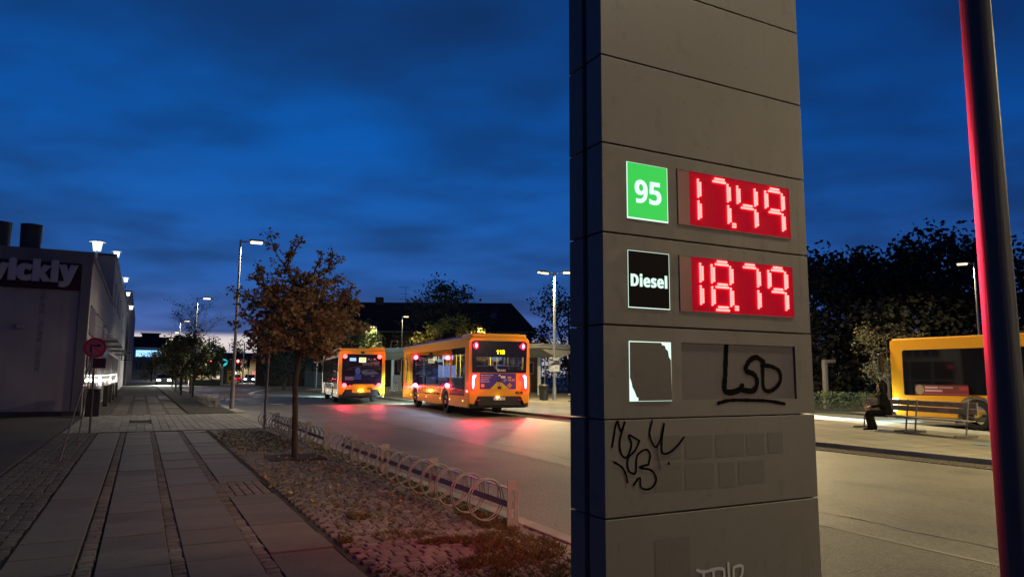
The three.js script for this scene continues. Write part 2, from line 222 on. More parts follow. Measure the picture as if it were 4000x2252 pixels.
// ---------------------------------------------------------------- fuel price pylon
{
  const px = thing('price_pylon', 'tall grey fuel price pylon with red digits and graffiti', 'pylon', [2.145, 0, -3.06]);
  const W = 1.585, shell = M(.190, .173, .147, .62, { map: T.panel, roughnessMap: T.grain }), back = M(.190, .173, .147, .62, { map: T.panel });
  part('core', box(.05, W - .05, -.1, 4.74, -.24, -.10), blackM, px);
  const seams = [-.23, .27, .775, 1.277, 1.772, 2.27, 2.767, 3.27, 3.77, 4.27, 4.77];
  for (let i = 0; i < seams.length - 1; i++) {
    const y0 = Math.max(seams[i] + .004, -.1), y1 = seams[i + 1] - .004;
    if (i === 3) { // the panel with the empty display bay
      part('front_panel', [box(0, .527, y0, y1, -.145, 0), box(1.436, W, y0, y1, -.145, 0), box(.527, 1.436, y0, 1.371, -.145, 0), box(.527, 1.436, 1.69, y1, -.145, 0)], shell, px);
      part('display_bay', box(.527, 1.436, 1.371, 1.69, -.10, -.012), M(.128, .108, .109, .5, { map: T.panel }), px);
    } else part('front_panel', rbox(0, W, y0, y1, -.145, 0, .004, 1), shell, px);
    part('back_panel', rbox(0, W, y0, y1, -.33, -.190, .004, 1), back, px);
  }
  // price displays, front and back
  const red = M(.45, .002, .012, .5, { specularIntensity: .1, emissive: lin(.17, .0, .008), emissiveIntensity: 1 }), dark = M(.20, .03, .04, .4), dotM = M(.3, .05, .05, .4, { emissive: lin(1, .085, .078), emissiveIntensity: 7 });  // red field is emissive to stand in for bloom round the digits
  const SEG = { 0: 'abcdef', 1: 'bc', 4: 'bcfg', 7: 'abc', 8: 'abcdefg', 9: 'abcfg' };
  const dot = new THREE.SphereGeometry(.0074, 6, 4);
  function digit(ch, cx, y0, dotAfter) {                                      // height .27, width .15
    const gs = [], w = .145, h = .268, e = .02, put = (ax, ay, bx, by) => { const n = 8, dx = bx - ax, dy = by - ay, l = Math.hypot(dx, dy), nx = -dy / l, ny = dx / l; for (let k = 0; k < n; k++) for (const s of [-1, 1]) { if ((k === 0 || k === n - 1) && s > 0) continue; const t = (k + .5 + .12 * s) / n; gs.push(dot.clone().translate(cx + ax + dx * t + nx * .0085 * s, y0 + ay + dy * t + ny * .0085 * s, 0)); } };
    const L = ch === '1' ? 0 : -w / 2, X = ch === '1' ? 0 : w / 2, m = h / 2;
    for (const s of SEG[ch]) ({ a: () => put(L + e, h, X - e, h), b: () => put(X, h - e * .6, X, m + e * .4), c: () => put(X, m - e * .4, X, e * .6), d: () => put(L + e, 0, X - e, 0), e: () => put(L, m - e * .4, L, e * .6), f: () => put(L, h - e * .6, L, m + e * .4), g: () => put(L + e, m, X - e, m) })[s]();
    if (dotAfter) for (const [a, b] of [[0, 0], [.016, 0], [0, .016], [.016, .016]]) gs.push(dot.clone().translate(cx + w / 2 + .028 + a, y0 + b, 0));
    return merge(gs);
  }
  for (const [str, y0, y1] of [['17.49', 2.369, 2.69], ['18.79', 1.871, 2.185]]) for (const side of [0, 1]) {
    const scr = new THREE.Group(); scr.name = 'price_display'; px.add(scr); if (side) { scr.rotation.y = Math.PI; scr.position.set(W, 0, -.33); }
    part('display_screen', box(.612, 1.436, y0, y1, -.02, .004), red, scr); part('blank_field', box(.527, .612, y0, y1, -.02, .0035), dark, scr);
    part('display_rim', [box(.523, 1.440, y1, y1 + .004, -.02, .006), box(.523, 1.440, y0 - .004, y0, -.02, .006), box(.523, .527, y0, y1, -.02, .006), box(1.436, 1.440, y0, y1, -.02, .006)], M(.22, .14, .13, .5), scr);
    [.682, .838, 1.062, 1.297].forEach((cx, i) => { const d = part('led_digit', digit(str.replace('.', '')[i], cx + (i ? .004 : 0), y0 + .024, i === 1), dotM, scr); d.position.z = .009; });
    spot(scr, [1.0, (y0 + y1) / 2, .05], [1.0, (y0 + y1) / 2 - (side ? .92 : .1), 2], [1, .035, .075], side ? 18 : 30, side ? 38 : 56, 1, 12); area(scr, [1.0, (y0 + y1) / 2, .03], [1.0, (y0 + y1) / 2, 2], .78, .29, [1, .02, .06], side ? 3 : 10);
  }
  // lit product signs
  const backing = glow(.75, 1, .86, 1.15), y3 = [[2.362, 2.681], [1.870, 2.184], [1.369, 1.689]];
  for (const [i, [y0, y1]] of y3.entries()) { const s = new THREE.Group(); s.name = 'product_sign'; px.add(s); s.position.set(.164, 0, 0);
    part('light_box', box(0, .286, y0, y1, -.02, .003), backing, s);
    if (i === 0) { part('sign_plate', box(.004, .279, y0 + .008, y1 - .003, .003, .007), glow(.008, .60, .07, 1), s); part('lettering', textGeo('95', .128, .002, .0015).translate(.142, y0 + .158, .0075), glow(.8, 1, .95, 1), s); area(s, [.14, (y0 + y1) / 2, .03], [.14, (y0 + y1) / 2, 2], .27, .3, [.25, 1, .42], .7); }
    if (i === 1) { part('sign_plate', box(.001, .280, y0 + .004, y1 - .003, .003, .007), M(.008, .005, .006, .7, { specularIntensity: .2 }), s); part('lettering', textGeo('Diesel', .064, .002, .002).translate(.139, y0 + .152, .0075), glow(.75, 1, .9, 1), s); }
    if (i === 2) { part('sign_plate', extr([[.002, .125], [.012, .10], [.017, .075], [.030, .055], [.045, .022], [.056, .018], [.055, .002], [.283, .002], [.281, .222], [.268, .238], [.262, .272], [.246, .283], [.242, .300], [.222, .303], [.215, .316], [.003, .315]].map(([a, b]) => [a, y0 + b]), .004).translate(0, 0, .003), M(.115, .10, .095, .5, { map: T.panel }), s); }
  }
  // old sticker shadows, sprayed and inked marks
  const ghost = M(.158, .143, .121, .62, { map: T.panel }), o = 2.145;
  for (const [a, b, c, d] of [[2.47, 2.652, 1.055, 1.182], [2.683, 2.88, 1.053, 1.177], [2.908, 3.124, 1.053, 1.177], [3.146, 3.288, 1.053, 1.173], [3.317, 3.443, 1.056, 1.176], [2.47, 2.656, .89, 1.04], [2.678, 2.887, .888, 1.024], [2.925, 3.048, .882, 1.02], [3.076, 3.28, .892, 1.02], [2.462, 2.70, .33, .645]]) part('sticker_mark', new THREE.PlaneGeometry(b - a, d - c).translate((a + b) / 2 - o, (c + d) / 2, .0012), ghost, px);
  const ink = M(.003, .0025, .0025, .9, { specularIntensity: .1 }), spray = M(.005, .004, .004, .9, { specularIntensity: .1 }), sh = (l) => l.map(([x, y]) => [x - o, y]);
  const G = (pts, w, z = .0025, m = ink, n = 'graffiti_mark') => part(n, stroke(sh(pts), w, z), m, px);
  const zb = -.0095; let zz = 0; const up = () => (zz += .0006);
  G([[3.021, 1.68], [3.007, 1.522], [3.003, 1.42], [3.107, 1.425], [3.137, 1.45]], .034, zb, spray); G([[3.317, 1.592], [3.259, 1.618], [3.201, 1.596], [3.169, 1.543], [3.24, 1.513], [3.259, 1.471], [3.228, 1.424], [3.135, 1.425]], .032, zb + .001, spray); G([[3.308, 1.575], [3.316, 1.429], [3.382, 1.424], [3.453, 1.482], [3.448, 1.535], [3.375, 1.567], [3.300, 1.570]], .024, zb + .002, spray); G([[2.933, 1.352], [3.008, 1.366], [3.19, 1.366], [3.335, 1.360], [3.468, 1.342]], .02, .002, spray);
  for (const s of [[[2.191, 1.137], [2.226, 1.268], [2.248, 1.217], [2.275, 1.265], [2.239, 1.158], [2.252, 1.094], [2.28, 1.079], [2.316, 1.146], [2.299, 1.192], [2.368, 1.162]], [[2.368, 1.162], [2.338, 1.113], [2.292, 1.074], [2.296, 1.01], [2.336, .995], [2.355, 1.089], [2.415, 1.114], [2.438, 1.086], [2.425, 1.036]], [[2.425, 1.036], [2.366, 1.025], [2.448, 1.002], [2.476, .954], [2.434, .911], [2.375, .92], [2.365, .97], [2.324, .936]], [[2.199, 1.061], [2.251, 1.031], [2.275, .994], [2.286, .952]], [[2.454, 1.267], [2.436, 1.197], [2.451, 1.15], [2.474, 1.126], [2.505, 1.157], [2.536, 1.251], [2.517, 1.148], [2.522, 1.091], [2.571, 1.094], [2.634, 1.134], [2.672, 1.171]]]) G(s, .011, .0025 + up());
  G([[2.486, 1.125], [2.488, 1.079], [2.502, 1.008]], .004, .0025 + up()); part('graffiti_mark', new THREE.CircleGeometry(.008, 10).translate(2.563 - o, 1.035, .003), ink, px);
  for (const s of [[[2.744, .46], [2.788, .446], [2.865, .451], [2.904, .451]], [[2.79, .45], [2.785, .36]], [[2.86, .45], [2.86, .36]], [[2.904, .451], [2.935, .44], [2.93, .36]], [[2.97, .472], [2.974, .36]], [[3.009, .444], [3.005, .36]], [[3.009, .444], [3.05, .45], [3.076, .441], [3.067, .394], [3.03, .37]]]) G(s, .016, .002 + up() * .5, M(.55, .55, .52, .8));
}
// the lamp post beside the pylon: its lamp hangs over the road, above the picture
{
  const t = thing('lamp_post', 'thick dark steel lamp post at the right edge, glowing red on its left side', 'lamp post', [3.102, 0, -1.62]);
  part('pole', new THREE.CylinderGeometry(.042, .068, 7.7, 32, 1).translate(0, 3.75, 0), M(.09, .088, .085, .55, { map: T.grain, bumpMap: T.concBump, bumpScale: .001 }), t);
  part('bracket_arm', bar([0, 7.5, 0], [1.0, 7.58, 0], .03), steelDull, t);
  part('lamp_head', rbox(.8, 1.5, 7.54, 7.62, -.12, .12, .03), steelDull, t);
  part('lamp_lens', box(.95, 1.4, 7.525, 7.54, -.09, .09), glow(1, .86, .55, 8), t);
  spot(t, [1.18, 7.45, 0], [1.9, 0, -.7], [1, .88, .60], 50, 78, .3, 6);
}
// ---------------------------------------------------------------- bicycle racks
function rack(z0, z1, posts, label, n, X = 3.40) {
  const t = thing('bicycle_rack', label, 'bicycle rack', [X, 0, z0], 0, 'bicycle racks along the kerb'), L = z0 - z1, galv = M(.30, .28, .265, .55, { metalness: .4, map: T.grain, roughnessMap: T.rust });
  for (const z of posts) { const s = new THREE.Shape([[-.062, -.05], [.062, -.05], [.062, .45], [-.062, .45]].map((p) => new THREE.Vector2(...p))), h = new THREE.Path([[-.016, .09], [.016, .09], [.016, .36], [-.016, .36]].map((p) => new THREE.Vector2(...p))); s.holes.push(h); const o = part('post', wrapUV(extr(s, .008, { bevelEnabled: true, bevelSize: .002, bevelThickness: .001, bevelSegments: 1 })), galv, t); o.position.z = z - z0; }
  part('top_rail', rbox(-.012, .05, .352, .362, .01, -L - .02, .003, 1), galv, t);
  part('bottom_rail', rbox(-.006, .006, .17, .235, 0, -L, .002, 1), galv, t);
  const ring = new THREE.TorusGeometry(.205, .0072, 8, 40), step = L / n;
  for (let k = 0; k < n; k++) for (const s of [0, 1]) { const o = part('hoop', ring, galv, t); o.position.set(-.19, .243, -.20 - k * step - s * .058); o.rotation.y = .14; }
  const up = rbox(-.004, .004, .23, .355, -.006, .006, .001, 1); for (let k = 0; k < n * 2; k++) { const o = part('spindle', up, galv, t); o.position.set(0, 0, -.1 - k * step / 2); }
  return t;
}
rack(-6.46, -13.3, [-6.46, -8.64, -10.68, -12.4], 'galvanised bicycle rack nearest the pylon, its end post lit pink', 15);
rack(-14.5, -21.3, [-14.5, -16.3, -18.2, -20.4], 'galvanised bicycle rack farther along the kerb, behind the brown-leaved tree trunk', 15);
rack(-34.4, -41.5, [-34.4, -38, -41.5], 'small dark bicycle rack in the tree bed beyond the first street lamp', 12, 3.1);
// ---------------------------------------------------------------- vegetation
const barkM = M(.075, .055, .042, .9, { map: T.bark, bumpMap: T.bark, bumpScale: .01 });
function leafMesh(list, palette, seed) {                                      // list: x, y, z, size
  const rn = mulberry(seed), n = list.length, P = new Float32Array(n * 18), N = new Float32Array(n * 18), C = new Float32Array(n * 18), a = V(), b = V(), c = V(), nn = V();
  list.forEach(([x, y, z, s], i) => {
    const th = rn() * 6.283, ph = Math.acos(2 * rn() - 1); a.set(Math.sin(ph) * Math.cos(th), Math.cos(ph) * .7 - .25, Math.sin(ph) * Math.sin(th)).normalize(); b.set(rn() - .5, rn() - .5, rn() - .5).cross(a).normalize(); c.crossVectors(a, b);
    const w = s * (.26 + .14 * rn()), f = .22 * s * (rn() - .3), p0 = [x, y, z], p2 = [x + a.x * s, y + a.y * s, z + a.z * s], mid = [x + a.x * s * .5 + c.x * f, y + a.y * s * .5 + c.y * f, z + a.z * s * .5 + c.z * f], p1 = mid.map((q, k) => q + b.getComponent(k) * w), p3 = mid.map((q, k) => q - b.getComponent(k) * w);
    [p0, p1, p2, p0, p2, p3].forEach((p, k) => P.set(p, i * 18 + k * 3));
    for (let h = 0; h < 2; h++) { const q = i * 18 + h * 9; const u = [0, 1, 2].map((k) => P[q + 3 + k] - P[q + k]), v = [0, 1, 2].map((k) => P[q + 6 + k] - P[q + k]); nn.set(u[1] * v[2] - u[2] * v[1], u[2] * v[0] - u[0] * v[2], u[0] * v[1] - u[1] * v[0]).normalize(); for (let k = 0; k < 3; k++) N.set([nn.x, nn.y, nn.z], q + k * 3); }
    const col = palette[Math.floor(rn() * palette.length)], k = .75 + .5 * rn(); for (let j = 0; j < 6; j++) C.set(col.map((q) => q * k), i * 18 + j * 3);
  });
  const g = new THREE.BufferGeometry(); g.setAttribute('position', new THREE.BufferAttribute(P, 3)); g.setAttribute('normal', new THREE.BufferAttribute(N, 3)); g.setAttribute('color', new THREE.BufferAttribute(C, 3)); return g;
}
const leafM = new THREE.MeshPhysicalMaterial({ vertexColors: true, roughness: .85, transmission: .25, thickness: 0, side: THREE.DoubleSide });
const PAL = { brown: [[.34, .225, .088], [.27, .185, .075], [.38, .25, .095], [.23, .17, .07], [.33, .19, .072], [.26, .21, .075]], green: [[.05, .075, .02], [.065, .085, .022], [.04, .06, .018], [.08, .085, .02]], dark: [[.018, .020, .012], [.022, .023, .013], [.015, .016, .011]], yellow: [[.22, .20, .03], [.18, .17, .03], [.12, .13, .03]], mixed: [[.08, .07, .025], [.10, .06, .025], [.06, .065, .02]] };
function growTree(o) {                                                         // o: h, trunkTo, r, levels, spread, seed ... returns branch bars and leaf spots
  const rn = mulberry(o.seed), bars = [], leaves = [];
  const seg = (p, d, len, r, lev) => {
    const n = lev === 0 ? 4 : 3; let q = p.clone(), dir = d.clone(), rr = r;
    for (let i = 0; i < n; i++) { const e = q.clone().addScaledVector(dir, len / n), r2 = rr * (lev === 0 ? .88 : .74); bars.push(bar(q.toArray(), e.toArray(), rr, r2, lev < 2 ? 7 : 4)); q = e; rr = r2; dir.add(V((rn() - .5) * .35, (rn() - .3) * .25, (rn() - .5) * .35)).normalize();
      if (lev < o.levels && (lev > 0 || i > 0)) for (let k = 0; k < (lev === 0 ? o.first ?? 3 : 2); k++) { const th = rn() * 6.283, up = lev === 0 ? .35 + .6 * rn() : .1 + .6 * rn(), dd = dir.clone().multiplyScalar(up).add(V(Math.cos(th), .12, Math.sin(th)).multiplyScalar(.8)).normalize(); seg(q.clone(), dd, len * (o.ratio ?? .62) * (.7 + .5 * rn()), rr * .6, lev + 1); }
      if (lev >= o.levels - 1) for (let k = 0; k < o.per; k++) leaves.push([q.x + (rn() - .5) * o.fuzz, q.y + (rn() - .5) * o.fuzz, q.z + (rn() - .5) * o.fuzz, o.leaf * (.7 + .6 * rn())]); }
  };
  seg(V(0, o.trunkTo, 0), V(0, 1, 0), o.h - o.trunkTo, o.r, 0);
  return { bars, leaves };
}
function puffs(list, c, r, n, leaf, rn, holes = .25) {                          // leaves through a lumpy ellipsoid
  const lumps = []; const L = Math.max(6, Math.round(n / 90)); for (let i = 0; i < L; i++) { const th = rn() * 6.283, y = 2 * rn() - 1, q = Math.sqrt(1 - y * y), k = .55 + .5 * Math.sqrt(rn()); lumps.push([c[0] + r[0] * q * Math.cos(th) * k, c[1] + r[1] * y * k, c[2] + r[2] * q * Math.sin(th) * k, (.16 + .22 * rn()) * Math.min(...r)]); }
  for (let i = 0; i < n; i++) { const l = lumps[Math.floor(rn() * L)], th = rn() * 6.283, y = 2 * rn() - 1, q = Math.sqrt(1 - y * y), k = l[3] * Math.pow(rn(), .4) * 1.25; list.push([l[0] + k * q * Math.cos(th), l[1] + k * y * .8, l[2] + k * q * Math.sin(th), leaf * (.6 + .8 * rn())]); }
}
function bigTree(name, label, pos, h, w, n, leaf, pal, seed, group, o = {}) {
  const t = thing(name, label, 'tree', pos, 0, group), rn = mulberry(seed), base = o.base ?? h * .25, tr = o.tr ?? h * .016, bars = [bar([0, -.1, 0], [0, base, 0], tr * 1.25, tr, 9)];
  for (let i = 0; i < (o.limbs ?? 9); i++) { const th = rn() * 6.283, q = .35 + .6 * rn(), y1 = lerp(base, h, .3 + .6 * rn()), m = [Math.cos(th) * w * .2 * q, lerp(base, y1, .5), Math.sin(th) * w * .2 * q], e = [Math.cos(th) * w * .46 * q, y1, Math.sin(th) * w * .46 * q]; bars.push(bar([0, lerp(base * .9, h * .5, rn() * .5), 0], m, tr * .6, tr * .35, 6), bar(m, e, tr * .35, tr * .1, 5)); }
  bars.push(bar([0, base, 0], [(rn() - .5) * w * .1, h * .9, (rn() - .5) * w * .1], tr, tr * .15, 7));
  part('trunk', merge(bars), barkM, t);
  const list = []; puffs(list, [0, (base * .8 + h) / 2, 0], [w / 2, (h - base * .8) / 2, w / 2], n, leaf, rn); for (const p of o.extra ?? []) puffs(list, p[0], p[1], p[2], leaf, rn);
  part('crown', leafMesh(list, PAL[pal], seed + 1), leafM, t); return t;
}
// the brown-leaved young tree in its grate
{
  const t = thing('young_tree', 'young tree with dense brown autumn leaves standing in a square iron grate', 'tree', [2.58, 0, -13.45]);
  const rn = mulberry(77);
  part('trunk', merge([bar([0, -.05, 0], [-.02, .7, 0], .058, .052, 12), bar([-.02, .7, 0], [-.05, 1.3, .01], .052, .048, 12), bar([-.05, 1.3, .01], [0, 1.8, 0], .048, .042, 12)]), barkM, t);
  // bare leader and twigs above the crown
  const top = [[[0, 2.9, 0], [-.04, 3.1, 0], [-.30, 3.42, .05], [-.52, 3.75, .03], [-.62, 4.0, .05]], [[-.30, 3.42, .05], [-.28, 3.65, .1], [-.22, 3.86, .12]], [[-.36, 3.5, .05], [-.22, 3.72, 0], [-.06, 3.98, -.05]], [[-.04, 3.1, 0], [.16, 3.25, .05], [.42, 3.42, .1], [.62, 3.62, .1]], [[.42, 3.42, .1], [.50, 3.62, .05], [.56, 3.78, 0]], [[.16, 3.25, .05], [.24, 3.5, 0], [.30, 3.66, 0]], [[-.3, 2.8, .1], [-.62, 3.0, .1], [-.86, 3.2, .1]], [[-.5, 2.7, .1], [-.95, 2.82, .2], [-1.18, 2.92, .2]], [[-.62, 3, .1], [-.78, 3.3, .05], [-.8, 3.42, .05]], [[.1, 2.85, -.1], [-.12, 3.2, -.1], [-.2, 3.4, -.2]], [[.5, 2.7, .1], [.78, 3.0, .1], [.9, 3.12, .1]]];
  const bars = [bar([0, 1.8, 0], [.02, 2.4, 0], .04, .03, 8), bar([.02, 2.4, 0], [0, 3.15, 0], .03, .016, 7)], list = [];
  for (const b of top) for (let i = 0; i < b.length - 1; i++) { bars.push(bar(b[i], b[i + 1], .015 * Math.pow(.72, i) + .003, .015 * Math.pow(.72, i + 1) + .002, 5)); for (let k = 0; k < 15; k++) { const s = rn(); list.push([0, 1, 2].map((c) => lerp(b[i][c], b[i + 1][c], s) + (rn() - .5) * .11).concat(.05 + .05 * rn())); } for (let k = 0; k < 4; k++) { const e = b[i + 1], f = [e[0] + (rn() - .5) * .34, e[1] + .04 + rn() * .16, e[2] + (rn() - .5) * .34]; bars.push(bar(e, f, .005, .002, 4)); for (let j = 0; j < 7; j++) list.push([0, 1, 2].map((c) => lerp(e[c], f[c], rn()) + (rn() - .5) * .03).concat(.05 + .04 * rn())); } }
  // limbs from the leader, each with twigs that carry the leaves
  const reach = [[1.78, .45], [1.95, .85], [2.2, 1.16], [2.5, 1.22], [2.8, 1.02], [3.1, .78], [3.45, .5]], radiusAt = (y) => { let i = 0; while (i < reach.length - 2 && reach[i + 1][0] < y) i++; const t = clamp((y - reach[i][0]) / (reach[i + 1][0] - reach[i][0])); return lerp(reach[i][1], reach[i + 1][1], t); };
  for (let i = 0; i < 58; i++) {
    const th = i * 2.4 + rn() * .6, y0 = 1.84 + 1.42 * Math.pow(i / 58, 1.15), y1 = Math.max(1.84, y0 + (rn() - .38) * .42), len = radiusAt(y1) * (.68 + .42 * rn()), dir = [Math.cos(th), Math.sin(th)], P = (t) => [dir[0] * len * t + .06 * Math.sin(i + 5 * t), lerp(y0, y1, t) + .10 * Math.sin(t * 3.1), dir[1] * len * t + .06 * Math.cos(2 * i + 4 * t)];
    for (let k = 0; k < 4; k++) bars.push(bar(P(k / 4), P((k + 1) / 4), .014 * (1 - k / 5), .014 * (1 - (k + 1) / 5), 5));
    const thin = y1 > 2.95 ? .6 : y1 < 2.5 ? .78 : .9, nt = Math.round((9 + 5 * rn()) * thin);
    for (let k = 0; k < nt; k++) { const t = .28 + .72 * (k + rn()) / nt, p = P(t), a2 = th + (rn() - .5) * 3.2, l = (.16 + .26 * rn()) * (1.15 - .4 * t), e = [p[0] + Math.cos(a2) * l, p[1] + (rn() - .42) * l * 1.1, p[2] + Math.sin(a2) * l]; bars.push(bar(p, e, .004, .0018, 4)); const nl = Math.round((9 + 7 * rn()) * thin); for (let q = 0; q < nl; q++) { const s2 = .15 + .9 * rn(); list.push([0, 1, 2].map((c) => lerp(p[c], e[c], s2) + (rn() - .5) * .075).concat(.065 + .05 * rn())); } }
  }
  part('branches', merge(bars), barkM, t);
  part('crown', leafMesh(list, PAL.brown, 5), leafM, t);
  const gr = thing('tree_grate', 'square iron tree grate round the brown-leaved tree', 'tree grate', [2.6, 0, -13.45]), iron = M(.03, .024, .02, .7, { metalness: .5 });
  for (let k = 0; k < 22; k++) { const o = part('grate_bar', box(-.45, .45, -.02, .008, -.009, .009), iron, gr); o.position.z = -.44 + k * .042; }
  part('grate_frame', [box(-.47, .47, -.02, .010, .452, .475), box(-.47, .47, -.02, .010, -.475, -.472), box(-.475, -.451, -.02, .010, -.472, .452), box(.451, .475, -.02, .010, -.472, .452)], iron, gr);
}
// weeds and grass between the cobbles
{
  const rn = mulberry(101), P = [], blade = (h, w, bend, th) => { const c = Math.cos(th), s = Math.sin(th); const a = [-w * s, 0, w * c], b = [w * s, 0, -w * c], m = [c * bend * .4, h * .6, s * bend * .4], e = [c * bend, h, s * bend]; P.push(V(...a), V(...b), V(...m), V(...m), V(m[0] + .01 * w, m[1], m[2]), V(...e), V(...a), V(...m), V(...e)); };
  for (let k = 0; k < 9; k++) blade(.5 + rn() * .6, .035, .25 + rn() * .5, rn() * 6.283);
  const g = new THREE.BufferGeometry().setFromPoints(P); g.computeVertexNormals();
  const spots = [], add = (x, z, rx, rz, n, h) => { for (let i = 0; i < n; i++) { const th = rn() * 6.283, q = Math.sqrt(rn()); spots.push([x + Math.cos(th) * rx * q, z + Math.sin(th) * rz * q, h * (.5 + rn())]); } };
  add(3.05, -5.75, .42, .55, 620, .055); add(3.3, -6.9, .18, .7, 420, .05); add(3.38, -9.5, .14, 2.6, 700, .045); add(2.55, -5.35, .22, .2, 200, .05); add(2.15, -7.6, .12, .16, 110, .045); add(2.55, -6.2, .25, .12, 190, .04); add(1.75, -6.6, .06, .1, 40, .05); add(2.3, -6.6, .3, .2, 160, .035);
  add(2.6, -10, .85, 3.2, 800, .035); add(2.4, -17.5, .8, 3, 1100, .045); add(1.8, -9, .14, 3, 220, .03); add(2.6, -7.5, .8, 1.4, 420, .035); add(3.35, -14, .2, 3, 300, .05); add(2.4, -5, .7, .5, 420, .04); add(1.75, -5.2, .1, .6, 90, .035); add(2.9, -4.9, .5, .4, 260, .05);
  for (const x of [-.295, .358, 1.003]) add(x, -10, .05, 6, 90, .02);
  const im = new THREE.InstancedMesh(g, M(.075, .085, .028, .9, { side: THREE.DoubleSide }), spots.length), m = new THREE.Matrix4(), q = new THREE.Quaternion(), c = new THREE.Color();
  spots.forEach(([x, z, h], i) => { q.setFromEuler(new THREE.Euler(0, rn() * 6.283, 0)); im.setMatrixAt(i, m.compose(V(x, -.012, z), q, V(h, h, h))); const b = rn(); c.setRGB(.7 + .9 * b, .7 + .5 * b, .6 + .3 * b); im.setColorAt(i, c); });
  im.name = 'grass'; tag(im, 'grass and weeds growing between the cobbles', null, null, 'stuff'); im.castShadow = im.receiveShadow = true; scene.add(im);
  const list = []; for (let i = 0; i < 520; i++) { const a = rn() * 6.283, q = Math.pow(rn(), .7) * 3.4; const x = 2.58 + Math.cos(a) * q * .55, z = -12.4 + Math.sin(a) * q * 1.6; if (x > 1.66 && x < 3.5) list.push([x, .012 + rn() * .012, z, .05 + .035 * rn()]); }
  const fl = part('fallen_leaves', leafMesh(list, PAL.brown, 8), leafM, scene); tag(fl, 'brown fallen leaves scattered on the verge', null, null, 'stuff');
}
// ---------------------------------------------------------------- street lamps
const WARM = [1, .765, .38], NEUT = [1, .90, .66];
function streetLamp(x, z, h, label, dir = [1, 0], color = WARM, cd = 150, o = {}) {
  const t = thing('street_lamp', label, 'street lamp', [x, o.y ?? 0, z], Math.atan2(-dir[1], dir[0]), o.group ?? 'street lamps');
  part('pole', [cyl(0, -.15, h, 0, o.r ?? .075, (o.r ?? .075) * .6, 12), cyl(0, -.1, .9, 0, (o.r ?? .075) * 1.25, (o.r ?? .075) * 1.2, 12)], steelDull, t);
  const heads = o.heads ?? [[1, 0]];
  for (const [hx, hz, lo] of heads) { const g = new THREE.Group(); g.name = 'lamp_head'; g.rotation.y = Math.atan2(-hz, hx); g.position.y = lo ?? 0; t.add(g); const a = o.arm ?? .35;
    part('bracket_arm', bar([0, h - .08, 0], [a + .1, h - .03, 0], .028), steelDull, g); part('housing', rbox(a, a + .62, h - .02, h + .06, -.12, .12, .03), steelDull, g); part('lamp_lens', rbox(a + .06, a + .56, h - .11, h - .02, -.11, .11, .04), glow(color[0], color[1], color[2], 2.4), g);
    spot(g, [a + .3, h - .14, 0], [a + .7, 0, 0], color, cd, o.wide ?? 80, o.pen ?? .3, 8); }
  return t;
}
const place = ['first street lamp from the brown-leaved tree, leaning over the road', 'second street lamp along the footpath bed', 'third street lamp along the footpath bed', 'fourth street lamp along the footpath bed, far down the street', 'fifth street lamp along the footpath bed, far down the street', 'sixth street lamp, small in the distance before the dark roof', 'seventh and farthest street lamp beside the blue sign'];
[-32.3, -58.8, -85.5, -110, -133, -158, -184].forEach((z, i) => streetLamp(3.5, z, 7.3, place[i], [1, 0], NEUT, i < 1 ? 140 : 110));
streetLamp(22.81, -37.86, 8.05, 'tall street lamp on the platform with three lit heads and a poster', [.6, .3], WARM, 260, { wide: 84, pen: .3, heads: [[-1, .05], [-.8, .65, -.12], [1, -.05]], arm: .5, r: .10 });
streetLamp(19.8, 19.5, 8.05, 'added fill lamp with three heads, unseen behind the camera', [.6, .3], WARM, 190, { wide: 88, pen: .1, heads: [[-1, .05], [-.8, .65, -.12], [1, -.05]], arm: .5, r: .10 });  // unseen lamp added as frontal fill on the pylon face
streetLamp(21.6, -21.2, 8.05, 'added three-headed lamp on the platform, unseen behind the pylon', [.6, .3], WARM, 260, { wide: 84, pen: .3, heads: [[-1, .05], [-.8, .65, -.12], [1, -.05]], arm: .5, r: .10 });  // unseen lamp added to light the bus rear and the middle road
streetLamp(16.9, -1.8, 8.05, 'three-headed street lamp on the platform just outside the right picture edge', [.6, .3], [1, .81, .36], 300, { wide: 79, pen: .5, heads: [[-1, .05], [-.8, .65, -.12], [1, -.05]], arm: .5, r: .10 });
streetLamp(23.4, -69, 7.5, 'street lamp before the dark house, over the shelter roof', [1, -.2], WARM, 130, { arm: .12 });
streetLamp(23.3, -77.6, 6.9, 'short street lamp above the left bus, lighting yellow-green leaves', [-1, 0], [1, .86, .45], 420, { arm: .12 });
streetLamp(31.6, -66.5, 6.4, 'street lamp with orange light above the middle bus roof', [-1, .1], [1, .66, .16], 420, { arm: .3 });
streetLamp(40.6, -22.3, 7.9, 'street lamp behind the bus on the right, in front of dark trees', [-.55, -.83], [1, .82, .42], 130, { arm: .25, r: .09 });
